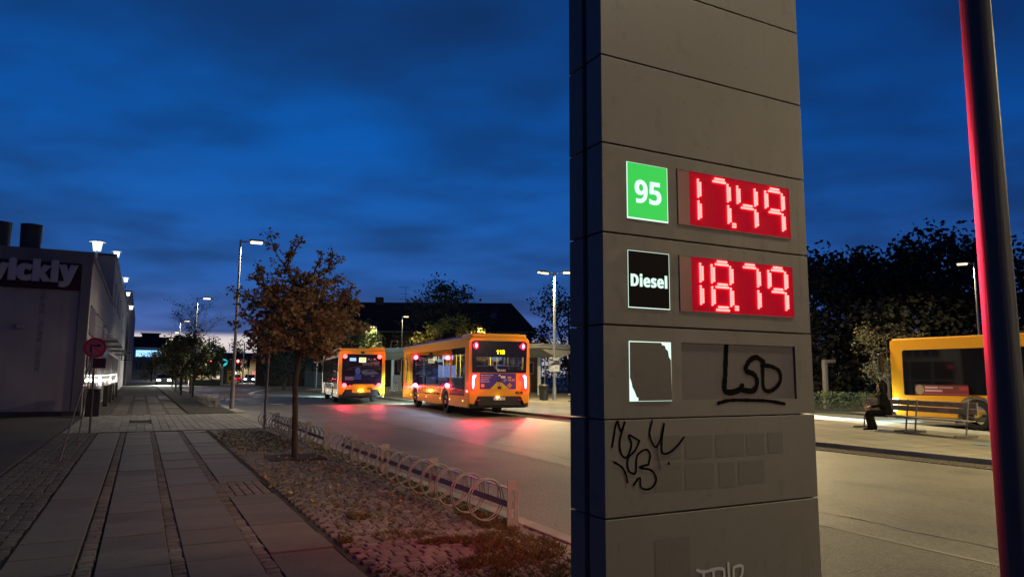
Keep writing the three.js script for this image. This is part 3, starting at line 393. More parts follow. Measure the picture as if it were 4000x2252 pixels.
// ---------------------------------------------------------------- shop on the left
{
  const t = thing('shop_building', 'pale plastered shop with dark red sign and flat roof at left', 'building', [0, 0, 0]);
  const wallM = M(.40, .37, .34, .85, { map: T.wall, bumpMap: T.concBump, bumpScale: .004 }), trim = M(.10, .10, .105, .7), dg = M(.012, .014, .018, .06, { clearcoat: 1, clearcoatRoughness: .03 }), alu = M(.5, .5, .48, .38, { metalness: .7 });
  part('wall', box(-40, -1.85, -.1, 5.70, -29.6, -50), wallM, t);
  part('plinth', [box(-40, -1.83, -.1, .16, -29.58, -29.5)], M(.05, .05, .05, .9), t);
  part('corner_pier', rbox(-2.12, -1.80, .16, 5.70, -29.57, -29.5, .01), M(.22, .21, .2, .85, { map: T.wall }), t);
  part('roof_coping', [box(-40, -1.78, 5.70, 5.86, -29.48, -50), box(-40, -1.78, 5.38, 5.70, -29.56, -29.49)], M(.2, .195, .19, .8, { map: T.wall }), t);
  const tall = part('upper_block', box(-40, -1.85, -.1, 8.75, -50.02, -108), wallM, t); part('coping', box(-40, -1.78, 8.75, 8.87, -49.9, -108), trim, tall);
  part('stair_tower', box(-8, -1.6, -.1, 11.2, -96, -104), trim, t); part('end_block', box(-40, -1.7, -.1, 12.6, -108.02, -165), M(.2, .2, .2, .85, { map: T.wall }), t);
  // sign
  const sg = part('sign_board', box(-12, -2.16, 4.44, 5.40, -29.62, -29.44), M(.025, .004, .006, .7), t), letterM = M(.48, .44, .43, .6), str = 'Kvickly'; let x = -5.45;
  for (const ch of str) { const g = textGeo(ch, .66, .05, .045, 'l'); g.computeBoundingBox(); const b = g.boundingBox, w = b.max.x - b.min.x, desc = ch === 'y' ? -.135 : 0, hgt = b.max.y - b.min.y; const l = part('letter', g, letterM, sg); l.position.set(x, 4.68 + hgt / 2 + desc * 1.2, -29.44); x += w * .965; }
  part('downpipe_stain', box(-3.31, -3.15, 1.4, 4.42, -29.60, -29.592), M(.34, .31, .28, .9, { map: T.rust }), t);
  part('wall_lamp', rbox(-3.95, -3.72, 3.02, 3.16, -29.6, -29.46, .03), M(.3, .3, .3, .6), t);
  // upper windows and glazed front facing the footpath
  for (const [a, b, y0, y1] of [[-31.0, -34.3, 3.0, 4.0], [-35.2, -39.4, 3.0, 4.0], [-42, -44, 3.0, 3.9], [-54, -56, 6, 7.4], [-60, -62, 6, 7.4], [-66, -68, 6, 7.4], [-75, -78, 5.4, 7]]) {
    const w = part('window', box(-1.87, -1.835, y0, y1, a, b), dg, t); part('frame', [box(-1.84, -1.80, y1 - .04, y1 + .05, a + .06, b - .06), box(-1.84, -1.80, y0 - .05, y0 + .02, a + .06, b - .06)], trim, w); const n = Math.round((a - b) / .62); for (let k = 0; k <= n; k++) part('mullion', box(-1.838, -1.79, y0 + .02, y1 - .04, lerp(a, b, k / n) + .035, lerp(a, b, k / n) - .035), alu, w); }
  for (let k = 0; k < 12; k++) { const a = -29.95 - k * 3.35, b = a - 3.3; const p = part('shop_window', box(-1.87, -1.82, .12, 2.72, a, b), k % 4 === 3 ? M(.05, .012, .014, .15) : dg, t); for (let j = 0; j < 2; j++) part('mullion', box(-1.823, -1.80, .1, 2.75, a - j * 1.65 + .05, a - j * 1.65 - .05), alu, p); part('transom', [box(-1.822, -1.81, 1.36, 1.42, a - .03, b), box(-1.822, -1.80, 2.66, 2.78, a - .03, b)], alu, p); }
  part('sill', box(-1.83, -1.74, 0, .1, -29.8, -70), M(.3, .3, .29, .7), t);
  for (const z of [-33.5, -41, -50, -60]) { const c = part('canopy', [box(-1.82, -.95, 2.86, 2.92, z, z - .06), box(-1.82, -.95, 2.86, 2.92, z - 2.6, z - 2.66), box(-1.01, -.95, 2.87, 2.91, z - .06, z - 2.6), box(-1.80, -1.02, 2.89, 2.90, z - .06, z - 2.6)], steelDull, t); part('stay', bar([-1.82, 3.5, z], [-1, 2.92, z], .015), steelDull, c); }
  // lit blue sign hanging off the front, far along
  part('bracket_sign', [box(-1.8, -.9, 3.45, 3.52, -79, -79.1), box(-1.8, -.9, 2.75, 2.82, -79, -79.1), box(-1.8, -1.72, 2.82, 3.45, -79, -79.1), box(-.98, -.9, 2.82, 3.45, -79, -79.1)], blackM, t);
}
for (const [i, [x, w]] of [[-4.72, .36], [-3.78, .34]].entries()) { const o = part('roof_vent', [new THREE.CylinderGeometry(w, w * .93, .86, 28).translate(0, .43, 0), new THREE.CylinderGeometry(w * 1.03, w * 1.03, .03, 28).translate(0, .86, 0)], M(.05, .05, .055, .7, { map: T.grain }), scene); o.position.set(x, 5.86, -29.9); tag(o, i ? 'dark drum-shaped roof vent on the shop, the right one of two' : 'dark drum-shaped roof vent at the left picture edge', 'roof vent'); }
function lantern(x, y, z, label, s = 1) {
  const t = thing('roof_lantern', label, 'lantern', [x, y, z], 0, 'lanterns along the shop roof');
  part('post', cyl(0, -.5, .05, 0, .045, .045, 10), steelDull, t);
  part('lamp_shade', new THREE.CylinderGeometry(.185 * s, .135 * s, .36 * s, 20).translate(0, .21 * s, 0), glow(.93, 1, .95, 1.7), t);
  part('hat', new THREE.CylinderGeometry(.30 * s, .30 * s, .03, 24).translate(0, .40 * s, 0), M(.7, .7, .7, .6), t);
  point(t, [0, .25 * s, 0], [.9, 1, .92], 3.2, 8);
}
lantern(-1.88, 6.36, -32.6, 'white glowing roof lantern nearest the shop corner'); lantern(-1.88, 8.95, -52.0, 'white glowing roof lantern second from the shop corner', 1.0); lantern(-1.66, 9.3, -69, 'third roof lantern along the shop, half hidden by the wall', 1); lantern(-1.66, 9.35, -82, 'fourth roof lantern along the shop, a small bright spot', 1); lantern(-1.5, 8.9, -94, 'fifth roof lantern along the shop, before the dark stair tower', 1.2);
// dome of a rooflight behind the vents
{ const t = thing('roof_dome', 'small pale glowing rooflight dome behind the drum vents', 'rooflight', [-3.3, 5.86, -31.5]); part('lamp_dome', [new THREE.SphereGeometry(.24, 16, 8, 0, 6.283, 0, 1.5).scale(1, .8, 1)], glow(.85, 1, .85, .8), t); part('rib', new THREE.TorusGeometry(.245, .02, 6, 20, Math.PI).scale(1, .82, 1), steelDull, t); }
// bin at the shop corner and tripod road sign
{
  const b = thing('litter_bin', 'dark litter bin at the corner of the shop', 'bin', [-1.42, 0, -28.9]); part('body', rbox(-.22, .22, 0, .86, -.2, .2, .04), M(.02, .016, .015, .6), b); part('lid', rbox(-.24, .24, .86, .96, -.22, .22, .04), M(.025, .02, .02, .5), b); part('opening', box(-.14, .14, .70, .80, .2, .206), blackM, b);
  for (const [i, z] of [-37.2, -42, -46, -52].entries()) { const p = thing('bollard', ['low dark bollard nearest along the shop windows', 'second low dark bollard along the shop windows', 'third low dark bollard along the shop windows', 'farthest low dark bollard along the shop windows'][i], 'bollard', [-1.35, 0, z], 0, 'bollards along the shop'); part('post', rbox(-.1, .1, 0, .9, -.1, .1, .03), blackM, p); part('cap', rbox(-.11, .11, .9, .94, -.11, .11, .015), darkPlastic, p); }
  const t = thing('road_sign', 'round red-edged no right turn sign on a leaning tripod before the shop', 'road sign', [-1.05, 0, -20.4]);
  const leg = M(.14, .11, .105, .7, { map: T.rust }); part('leg', bar([-.08, 0, 6.1], [-.03, 2.0, .1], .015, .015), leg, t); part('leg', bar([-.05, 0, 2.7], [-.02, 2.0, .05], .015, .015), leg, t); part('leg', bar([0, 0, -.5], [0, 2.35, -.02], .025, .025), leg, t); part('brace', bar([-.05, 1.55, .6], [0, 1.6, -.2], .015), leg, t);
  const d = new THREE.Group(); d.name = 'sign_disc'; d.position.set(0, 2.12, .1); t.add(d);
  part('disc_plate', new THREE.CylinderGeometry(.25, .25, .012, 36).rotateX(Math.PI / 2), M(.55, .02, .04, .5), d); part('disc_face', new THREE.CircleGeometry(.195, 32).translate(0, 0, .0075), M(.55, .13, .15, .5), d);
  part('arrow', [...[extr([[-.10, -.11], [-.06, -.11], [-.06, .03], [.06, .03], [.06, .0], [.135, .055], [.06, .11], [.06, .075], [-.10, .075]], .003)]].map((g) => g.translate(0, 0, .009)), blackM, d); part('slash', box(-.16, .16, -.014, .014, .0125, .015).rotateZ(-.72), M(.5, .02, .04, .5), d);
  part('sub_plate', rbox(-.02, .26, 1.62, 1.86, .04, .06, .01), blackM, t);
}
// ---------------------------------------------------------------- buses (local: forward is -z, origin under the rear axle)
const yellow = M(.90, .42, .008, .34, { clearcoat: .8, clearcoatRoughness: .12 }), busBlack = M(.010, .009, .011, .14, { clearcoat: .7, clearcoatRoughness: .05 }), seatM = M(.03, .032, .05, .9), railY = M(.72, .48, .02, .4);
const redGlow = glow(1, .10, .10, 5), redSoft = glow(1, .05, .09, 2.4), amber = glow(1, .62, .12, 3.2);
function busShape(zF, zR, axles, y0, y1, hole, rad) {
  const s = new THREE.Shape(); s.moveTo(zF + .12, y0); s.lineTo(zF, y0 + .25); s.lineTo(zF, y1 - rad); s.quadraticCurveTo(zF, y1, zF + rad, y1); s.lineTo(zR - rad, y1); s.quadraticCurveTo(zR, y1, zR, y1 - rad); s.lineTo(zR, y0 + .25); s.lineTo(zR - .12, y0);
  for (const a of [...axles].sort((p, q) => q - p)) { s.lineTo(a + .60, y0); s.absarc(a, y0 + .12, .60, 0, Math.PI, false); s.lineTo(a - .60, y0); }
  s.lineTo(zF + .12, y0); if (hole) { const [a, b, c, d] = hole, r = .1; const h = new THREE.Path(); h.moveTo(a + r, c); h.lineTo(b - r, c); h.quadraticCurveTo(b, c, b, c + r); h.lineTo(b, d - r); h.quadraticCurveTo(b, d, b - r, d); h.lineTo(a + r, d); h.quadraticCurveTo(a, d, a, d - r); h.lineTo(a, c + r); h.quadraticCurveTo(a, c, a + r, c); s.holes.push(h); }
  return s;
}
function wheel(t, x, z, r = .48, rim = steel) {
  const sgn = Math.sign(x), w = new THREE.Group(); w.name = 'wheel'; w.position.set(x, r, z); t.add(w);
  part('tyre', new THREE.LatheGeometry([[.29, -.13], [.42, -.135], [.47, -.11], [r, -.07], [r, .07], [.47, .11], [.42, .135], [.29, .13]].map(([a, b]) => new THREE.Vector2(a, b)), 36).rotateZ(Math.PI / 2), rubber, w);
  const s = new THREE.Shape(); s.absarc(0, 0, .295, 0, 6.2832, false); for (let k = 0; k < 5; k++) { const a = k * 1.2566 + .3, h = new THREE.Path(); h.absellipse(Math.cos(a) * .2, Math.sin(a) * .2, .05, .062, 0, 6.2832, false, a); s.holes.push(h); }
  part('rim', extr(s, .02, { bevelEnabled: true, bevelSize: .005, bevelThickness: .005, bevelSegments: 1, curveSegments: 16 }).translate(0, 0, -.01).rotateY(Math.PI / 2).translate(sgn * .075, 0, 0), rim, w); part('hub', [new THREE.CylinderGeometry(.09, .1, .1, 18).rotateZ(Math.PI / 2).translate(sgn * .10, 0, 0)], rim, w);
}
function bus(o) {
  const t = thing('city_bus', o.label, 'bus', o.p, o.turn, 'yellow city buses'), W = 1.25, zR = o.zR ?? 3.3, zF = o.zF ?? -8.3, fa = -5.55, H = o.h ?? 3.02, y0 = .36;
  t.position.y = RY + .005;
  const win = [zF + .42, zR - .46, 1.02, H - .33];
  for (const s of [-1, 1]) {
    const sd = part('side_wall', extr(busShape(zF, zR, [0, fa], y0, H, win, .16), .05, { bevelEnabled: true, bevelSize: .008, bevelThickness: .008, bevelSegments: 1 }).rotateY(-Math.PI / 2).translate(s < 0 ? -W + .05 : W, 0, 0), yellow, t);
    const gl = part('side_window', new THREE.BoxGeometry(.006, win[3] - win[2] + .02, win[1] - win[0] + .02).translate(s * (W - .006), (win[2] + win[3]) / 2, (win[0] + win[1]) / 2), o.sideGlass ?? glass(.66, .66, .72), t);
    const n = 5; for (let k = 1; k < n; k++) part('window_post', box(s * (W - .035) - .02, s * (W - .035) + .02, win[2], win[3], lerp(win[0], win[1], k / n) - .045, lerp(win[0], win[1], k / n) + .045), busBlack, gl);
    part('header', box(s * (W - .03) - .018, s * (W - .03) + .022, win[3] - .26, win[3] + .01, win[0], win[1]), busBlack, gl);
    part('lower_panel', [box(s * (W + .004), s * (W + .016), .74, 1.05, fa + .72, -.72), box(s * (W + .004), s * (W + .016), .78, 1.05, .72, zR - .5)], busBlack, sd);
    for (const z of [fa - .8, fa + .75, -3.2, -.75, .75, 2.6]) { const m = part('marker_lamp', rbox(-.012, .012, -.025, .025, -.045, .045, .008, 1), amber, t); m.position.set(s * (W + .012), .60, z); }
  }
  // rear
  const rs = new THREE.Shape(), q = W; rs.moveTo(-q + .03, .80); rs.lineTo(-q, 1.0); rs.lineTo(-q, H - .2); rs.quadraticCurveTo(-q, H, -q + .2, H); rs.lineTo(q - .2, H); rs.quadraticCurveTo(q, H, q, H - .2); rs.lineTo(q, 1.0); rs.lineTo(q - .03, .80); rs.lineTo(q - .03, .55); rs.lineTo(q - .2, .5); rs.lineTo(q - .36, .80); rs.lineTo(-q + .36, .80); rs.lineTo(-q + .2, .5); rs.lineTo(-q + .03, .55);
  const hole = new THREE.Path([[-.98, 1.80], [1.02, 1.80], [1.02, 2.32], [-.98, 2.32]].map((p) => new THREE.Vector2(...p))); if (o.rear === 'window') rs.holes.push(hole);
  const rw = part('rear_wall', extr(rs, .05, { bevelEnabled: true, bevelSize: .015, bevelThickness: .015, bevelSegments: 2 }).translate(0, 0, zR - .03), yellow, t);
  part('bumper', [rbox(-.9, .9, .42, .82, zR - .12, zR + .03, .03), rbox(-1.15, 1.15, .34, .5, zR - .5, zR - .05, .03)], darkPlastic, t);
  const Z = zR + .037;
  if (o.rear === 'window') {
    const bs = new THREE.Shape([[-1.12, 1.70], [1.12, 1.70], [1.15, 2.86], [1.05, 2.93], [-1.05, 2.93], [-1.15, 2.86]].map((p) => new THREE.Vector2(...p))); bs.holes.push(new THREE.Path([[-.96, 1.82], [1.0, 1.82], [1.0, 2.30], [-.96, 2.30]].map((p) => new THREE.Vector2(...p))));
    const bp = part('rear_glass_panel', extr(bs, .012).translate(0, 0, Z), busBlack, t); part('rear_window', box(-.97, 1.01, 1.81, 2.31, zR - .02, zR - .012), glass(.72, .72, .75), t);
    part('route_display', textGeo('118', .155, .004, .004).translate(.03, 2.50, Z + .014), glow(1, .62, .0, 3.4), bp);
    part('maker_lettering', textGeo('MAN', .085, .006, .002).scale(1.35, 1, 1).translate(.07, 1.79, Z + .014), M(.6, .6, .6, .3), bp);
    const ad = canvasTex(1024, 420, (c, w, h) => { c.fillStyle = '#4a36a4'; c.fillRect(0, 0, w, h); c.fillStyle = '#e8c818'; c.beginPath(); c.moveTo(290, h); c.lineTo(540, 180); c.lineTo(830, h); c.fill(); c.fillStyle = '#4b2a1c'; c.fillRect(500, 190, 110, h); c.beginPath(); c.ellipse(555, 190, 55, 40, 0, 0, 7); c.fill(); c.fillRect(532, 60, 46, 130); c.fillStyle = '#efe4cc'; c.fillRect(524, 30, 62, 44); c.fillStyle = '#d9c7a6'; c.fillRect(506, 240, 98, 110); c.fillStyle = '#7a5a3a'; c.fillRect(530, 265, 50, 20); c.fillRect(535, 310, 40, 30); c.fillStyle = '#f4f0f6'; c.font = 'bold 44px sans-serif'; ['Nyd endnu mere', 'velsmagende', 'smutter til', 'fast lav pris'].forEach((s, i) => { c.fillStyle = i === 1 ? '#f0c84a' : '#f4f0f6'; c.fillText(s, 24, 62 + i * 58); }); c.fillStyle = '#f2eee0'; c.fillRect(590, 68, 130, 58); c.fillStyle = '#eecb50'; c.fillRect(790, 84, 96, 40); c.font = 'bold 78px sans-serif'; c.fillText('49,95', 796, 205); c.fillStyle = '#cfc8e6'; for (let k = 0; k < 4; k++) c.fillRect(668, 150 + k * 22, 110 - 18 * k, 9); c.fillStyle = '#e8a02a'; c.beginPath(); c.arc(84, 330, 50, 0, 7); c.fill(); c.save(); c.translate(842, 325); c.rotate(.78); c.fillRect(-52, -52, 104, 104); c.restore(); c.fillStyle = '#3a2672'; c.font = 'bold 26px sans-serif'; c.fillText('Fast', 812, 318); c.fillText('lav pris', 796, 348); });
    const adM = new THREE.MeshPhysicalMaterial({ map: ad, roughness: .5 }); part('advert_board', new THREE.PlaneGeometry(1.5, .60).translate(-.06, 1.37, Z + .004), adM, t);
    const plate = canvasTex(256, 64, (c) => { c.fillStyle = '#e8e2d8'; c.fillRect(0, 0, 256, 64); c.fillStyle = '#24408c'; c.fillRect(0, 0, 26, 64); c.fillStyle = '#141414'; c.font = 'bold 46px sans-serif'; c.fillText('DZ 58 224', 34, 49); }); part('licence_plate', new THREE.PlaneGeometry(.52, .11).translate(-.02, .70, Z + .006), new THREE.MeshPhysicalMaterial({ map: plate, roughness: .5 }), t);
    part('plate_lamp', rbox(-.14, .0, .755, .775, Z, Z + .05, .006, 1), glow(1, .75, .4, 6), t); point(t, [-.07, .75, Z + .07], [1, .7, .4], .05);
    part('fleet_number', textGeo('4528', .105, .003, .002).translate(.82, .93, Z + .002), blackM, t);
    for (const s of [-1, 1]) {
      const shp = (m) => m.map(([a, b]) => [s * a, b]); const lamp = part('tail_lamp', extr(shp([[1.16, 1.60], [1.04, 1.66], [.93, 1.62], [.90, 1.55], [.98, 1.44], [1.0, 1.2], [1.02, 1.06], [1.12, 1.04], [1.17, 1.2]]), .035, { bevelEnabled: true, bevelSize: .006, bevelThickness: .006, bevelSegments: 1 }).translate(0, 0, Z - .01), glow(1, .015, .08, 2.6), t); part('lamp_strip', extr(shp([[1.10, 1.585], [1.03, 1.61], [.955, 1.585], [1.03, 1.46], [1.045, 1.2], [1.06, 1.09], [1.10, 1.08], [1.125, 1.2], [1.125, 1.5]]), .01).translate(0, 0, Z + .033), glow(1, .45, .45, 5), lamp);
      const bl = part('brake_lamp', new THREE.CylinderGeometry(.11, .11, .03, 20).rotateX(Math.PI / 2).scale(.85, 1.25, 1).translate(s * .98, 2.74, Z + .025), glow(1, .015, .09, 2.4), t); part('lamp_core', new THREE.CylinderGeometry(.055, .055, .01, 14).rotateX(Math.PI / 2).scale(.7, 1.5, 1).translate(s * .98, 2.74, Z + .046), glow(1, .5, .5, 5), bl);  // outer disc paints a halo round the lamp core
      part('reflector', box(s * .78, s * .98, .63, .66, Z, Z + .006), M(.6, .02, .05, .3), t); part('side_marker', rbox(-.02, .02, -.035, .035, -.03, .03, .01, 1).translate(s * (W + .03), .98, zR - .12), glow(1, .25, .3, 5), t);
      spot(t, [s * 1.06, 1.3, Z + .1], [s * 1.2, 0, Z + 2.8], [1, .03, .07], 22, 52, 1, 6); point(t, [s * .98, 2.74, Z + .2], [1, .03, .07], .5, 4); point(t, [s * 1.06, 1.3, Z + .2], [1, .03, .07], 1.1, 6);
    }
    part('roof_cap', rbox(-1.16, 1.16, H + .02, H + .20, zR - 1.3, zR - .02, .07, 3), yellow, t); part('battery_cover', rbox(-1.05, 1.05, H + .03, H + .17, zF + 1.2, zR - 1.35, .05, 2), M(.06, .045, .13, .4), t);
  } else if (o.rear === 'advert') {
    const ad = canvasTex(768, 768, (c, w, h) => { c.fillStyle = '#120a16'; c.fillRect(0, 0, w, h); c.fillStyle = '#1a1038'; c.fillRect(0, 560, w, 208); c.strokeStyle = '#8a7d78'; c.lineWidth = 5; for (const l of [[120, 360, 470, 270], [470, 270, 768, 360], [330, 330, 768, 300], [60, 400, 768, 380]]) { c.beginPath(); c.moveTo(l[0], l[1]); c.lineTo(l[2], l[3]); c.stroke(); } c.fillStyle = '#5d6c88'; c.beginPath(); c.moveTo(370, 430); c.lineTo(480, 395); c.lineTo(570, 410); c.lineTo(680, 460); c.lineTo(720, 505); c.lineTo(600, 525); c.lineTo(430, 540); c.lineTo(375, 480); c.fill(); c.fillStyle = '#16203a'; c.beginPath(); c.moveTo(470, 410); c.lineTo(560, 418); c.lineTo(600, 455); c.lineTo(500, 450); c.fill(); c.fillStyle = '#b8c4d6'; c.fillRect(400, 470, 40, 10); c.fillRect(560, 555, 70, 12); c.fillStyle = '#dcdadd'; c.font = 'bold 30px sans-serif'; c.textAlign = 'right'; c.fillText('Danmarks CUPRA Raval', 720, 230); c.fillText('starter fra kun 199.995', 720, 270); c.font = '22px sans-serif'; c.fillText('Den nye elektriske', 720, 192); for (const x of [510, 625]) { c.beginPath(); c.moveTo(x - 26, 90); c.lineTo(x, 132); c.lineTo(x + 26, 90); c.lineTo(x + 8, 100); c.lineTo(x, 92); c.lineTo(x - 8, 100); c.fill(); c.fillRect(x - 36, 142, 72, 6); } c.fillRect(566, 84, 3, 76); c.fillStyle = '#b9b4c4'; for (let k = 0; k < 4; k++) c.fillRect(56, 590 + k * 24, 180 - (k % 2) * 24, 9); c.fillStyle = '#3b4f9c'; c.fillRect(240, 520, 130, 140); c.fillStyle = '#5a6fb8'; c.beginPath(); c.ellipse(300, 430, 52, 92, 0, 0, 7); c.fill(); });
    part('rear_advert', extr([[-1.08, .98], [-.62, .98], [-.42, 1.08], [.62, 1.08], [.78, .98], [1.08, .98], [1.08, 2.70], [-1.08, 2.70]], .012).translate(0, 0, Z), busBlack, t); part('advert_print', new THREE.PlaneGeometry(2.12, 1.56).translate(0, 1.89, Z + .014), new THREE.MeshPhysicalMaterial({ map: ad, roughness: .25, clearcoat: .5 }), t);
    part('route_display', rbox(-.18, .20, 2.26, 2.52, Z + .015, Z + .03, .01), glow(1, .92, .55, 1.3), t); part('route_number', textGeo('121', .14, .004, .004).translate(.01, 2.39, Z + .031), glow(1, .62, .05, 1.0), t);
    part('blue_glow_panel', box(-.68, -.34, 2.33, 2.50, Z + .015, Z + .02), glow(.35, .6, 1, 1.2), t);  // emissive patch paints the blue glow of the window behind the advert
    part('rear_camera', new THREE.SphereGeometry(.1, 16, 8).scale(1.2, .7, .7).translate(.02, 2.80, Z), blackM, t);
    part('fleet_number', textGeo('7438', .095, .003, .002).translate(.45, .84, Z + .006), blackM, t); part('maker_plate', box(-.5, .5, .62, .78, Z - .03, Z), yellow, t);
    for (const [x, y, r, m] of [[-.94, 2.58, .12, redGlow], [.94, 2.58, .12, redGlow], [-.93, 1.00, .13, redGlow], [.94, 1.0, .13, redGlow], [-.62, .98, .05, redSoft], [.70, .98, .05, redSoft], [-1.14, 1.15, .05, redSoft], [-.16, .72, .055, amber], [.08, .72, .055, amber]]) { part('tail_lamp', new THREE.SphereGeometry(r, 16, 10).scale(1, 1, .5).translate(x, y, Z + .02), m, t); if (r > .08) { spot(t, [x, y, Z + .1], [x, y < 2 ? 0 : 1, Z + 2.8], [1, .03, .07], y < 2 ? 18 : 4, 52, 1, 6); point(t, [x, y, Z + .18], [1, .03, .07], .7, 4); }; }
    part('side_marker', new THREE.SphereGeometry(.05, 10, 8).translate(W + .05, 1.1, zR - .3), redSoft, t); point(t, [0, .72, Z + .1], [1, .55, .1], .6, 3);
    part('roof_rim', [extr([[-1.25, H], [-1.2, H + .2], [-1.1, H + .14], [.3, H + .16], [.42, H + .22], [1.12, H + .24], [1.2, H + .26], [1.25, H]], .08).translate(0, 0, zR - .1), extr([[zR - .1, H], [zR - .1, H + .2], [zF + 1.4, H + .16], [zF + .5, H]], .06).rotateY(-Math.PI / 2).translate(-W + .07, 0, 0)], yellow, t); part('roof_units', rbox(-1.0, 1.0, H + .03, H + .2, zF + 2, zR - .3, .05), M(.1, .1, .1, .6), t);
  }
  // front, roof, floor
  const fs = new THREE.Shape([[-q, y0 + .1], [q, y0 + .1], [q, H], [-q, H]].map((p) => new THREE.Vector2(...p))); fs.holes.push(new THREE.Path([[-1.08, 1.05], [1.08, 1.05], [1.08, 2.62], [-1.08, 2.62]].map((p) => new THREE.Vector2(...p))));
  part('front_wall', extr(fs, .05).translate(0, 0, zF), yellow, t); part('windscreen', box(-1.1, 1.1, 1.03, 2.64, zF - .005, zF - .001), glass(.8, .8, .82), t);
  part('roof', rbox(-W + .02, W - .02, H - .05, H + .06, zF + .05, zR - .03, .045, 2), yellow, t);
  part('floor', box(-W + .06, W - .06, y0, y0 + .08, zF + .08, zR - .12), M(.12, .12, .13, .8), t); part('side_lining', [box(-W + .06, -W + .09, .62, 1.04, zF + .3, zR - .3), box(W - .09, W - .06, .62, 1.04, zF + .3, zR - .3)], M(.4, .4, .44, .7), t); part('ceiling', box(-W + .07, W - .07, H - .16, H - .12, zF + .1, zR - .1), M(.5, .5, .52, .7), t);
  for (const s of [-1, 1]) { wheel(t, s * (W - .16), 0, .48, o.rim); wheel(t, s * (W - .16), fa, .48, o.rim); const m = new THREE.Group(); m.name = 'mirror'; t.add(m); part('mirror_arm', bar([s * 1.2, 2.55, zF + .05], [s * 1.42, 2.4, zF - .25], .025), blackM, m); part('mirror_housing', rbox(s * 1.42 - .1, s * 1.42 + .1, 1.75, 2.42, zF - .34, zF - .2, .05), blackM, m); part('headlamp', rbox(s * .98 - .18, s * .98 + .18, .70, .86, zF - .03, zF + .02, .02), glow(.9, 1, 1, 4), t); }
  part('engine_bay', box(-W + .08, W - .08, .6, 1.62, zR - 1.0, zR - .06), M(.05, .05, .055, .9), t);
  // inside
  for (const s of [-1, 1]) for (let k = 0; k < 7; k++) { const z = zR - 1.15 - k * 1.02; if (z < fa + .9) continue; const st = new THREE.Group(); st.name = 'seat'; st.position.set(s * .78, 0, z); t.add(st); part('seat_cushion', rbox(-.4, .4, .82, .92, -.42, .02, .03), seatM, st); part('seat_back', rbox(-.4, .4, .9, 1.5, -.02, .06, .04), seatM, st); part('seat_base', box(-.3, .3, .44, .82, -.3, -.05), seatM, st); }
  if (o.rear === 'window') for (const x of [-.78, -.32, .28, .82]) part('rear_seat', rbox(x - .24, x + .24, 1.55, 1.98, zR - .42, zR - .32, .07), seatM, t);
  for (const [x, z] of [[-.36, 1.2], [.36, 1.2], [-.36, -1.4], [.36, -1.4], [-.36, -3.6], [.5, -3.6], [-.62, 2.2], [.3, 2.2]]) part('grab_pole', cyl(x, .44, H - .16, z, .018, .018, 8), railY, t);
  if (o.inside) { part('ceiling_lamp', [box(-.62, -.52, H - .175, H - .162, zF + 1.6, zR - .6), box(.52, .62, H - .175, H - .162, zF + 1.6, zR - .6)], glow(.75, .85, 1, o.inside * 1.2), t); area(t, [0, H - .2, -2.4], [0, 0, -2.4], 1.3, 9, [.72, .82, 1], o.inside * .32);
    part('glowing_partition', [box(.1, 1.1, 1.2, 2.1, fa - .75, fa - .72), box(.55, .58, 1.6, 2.1, -2.5, -1.5)], glow(.25, .45, 1, 1.1), t); part('blue_glow_panel', box(-.3, .25, 2.35, 2.55, -4.0, -3.96), glow(.4, .65, 1, 1.6), t); part('route_sign_display', box(-.5, -.2, 2.3, 2.52, -5.0, -4.96), glow(1, .8, .25, 1.6), t); }  // emissive partitions paint the bluish light of the interior
  if (o.head) for (const s of [-1, 1]) spot(t, [s * .98, .78, zF - .12], [s * .9 + (o.headAim ?? 0), -.3, zF - 11], [.62, .95, 1], o.head, 52, .9, 4);
  return t;
}
bus({ p: [12.79, 0, -28.05], turn: R(-6.6), rear: 'window', label: 'yellow bus with route 118 on its rear and a purple advert, lights red', inside: 64, head: 170 });
bus({ p: [11.25, 0, -41.6], turn: R(-8.5), rear: 'advert', label: 'yellow bus farther left with a dark car advert covering its rear', inside: .5, head: 190, headAim: -1.5, sideGlass: M(.035, .028, .03, .08, { clearcoat: 1 }), h: 2.86 });
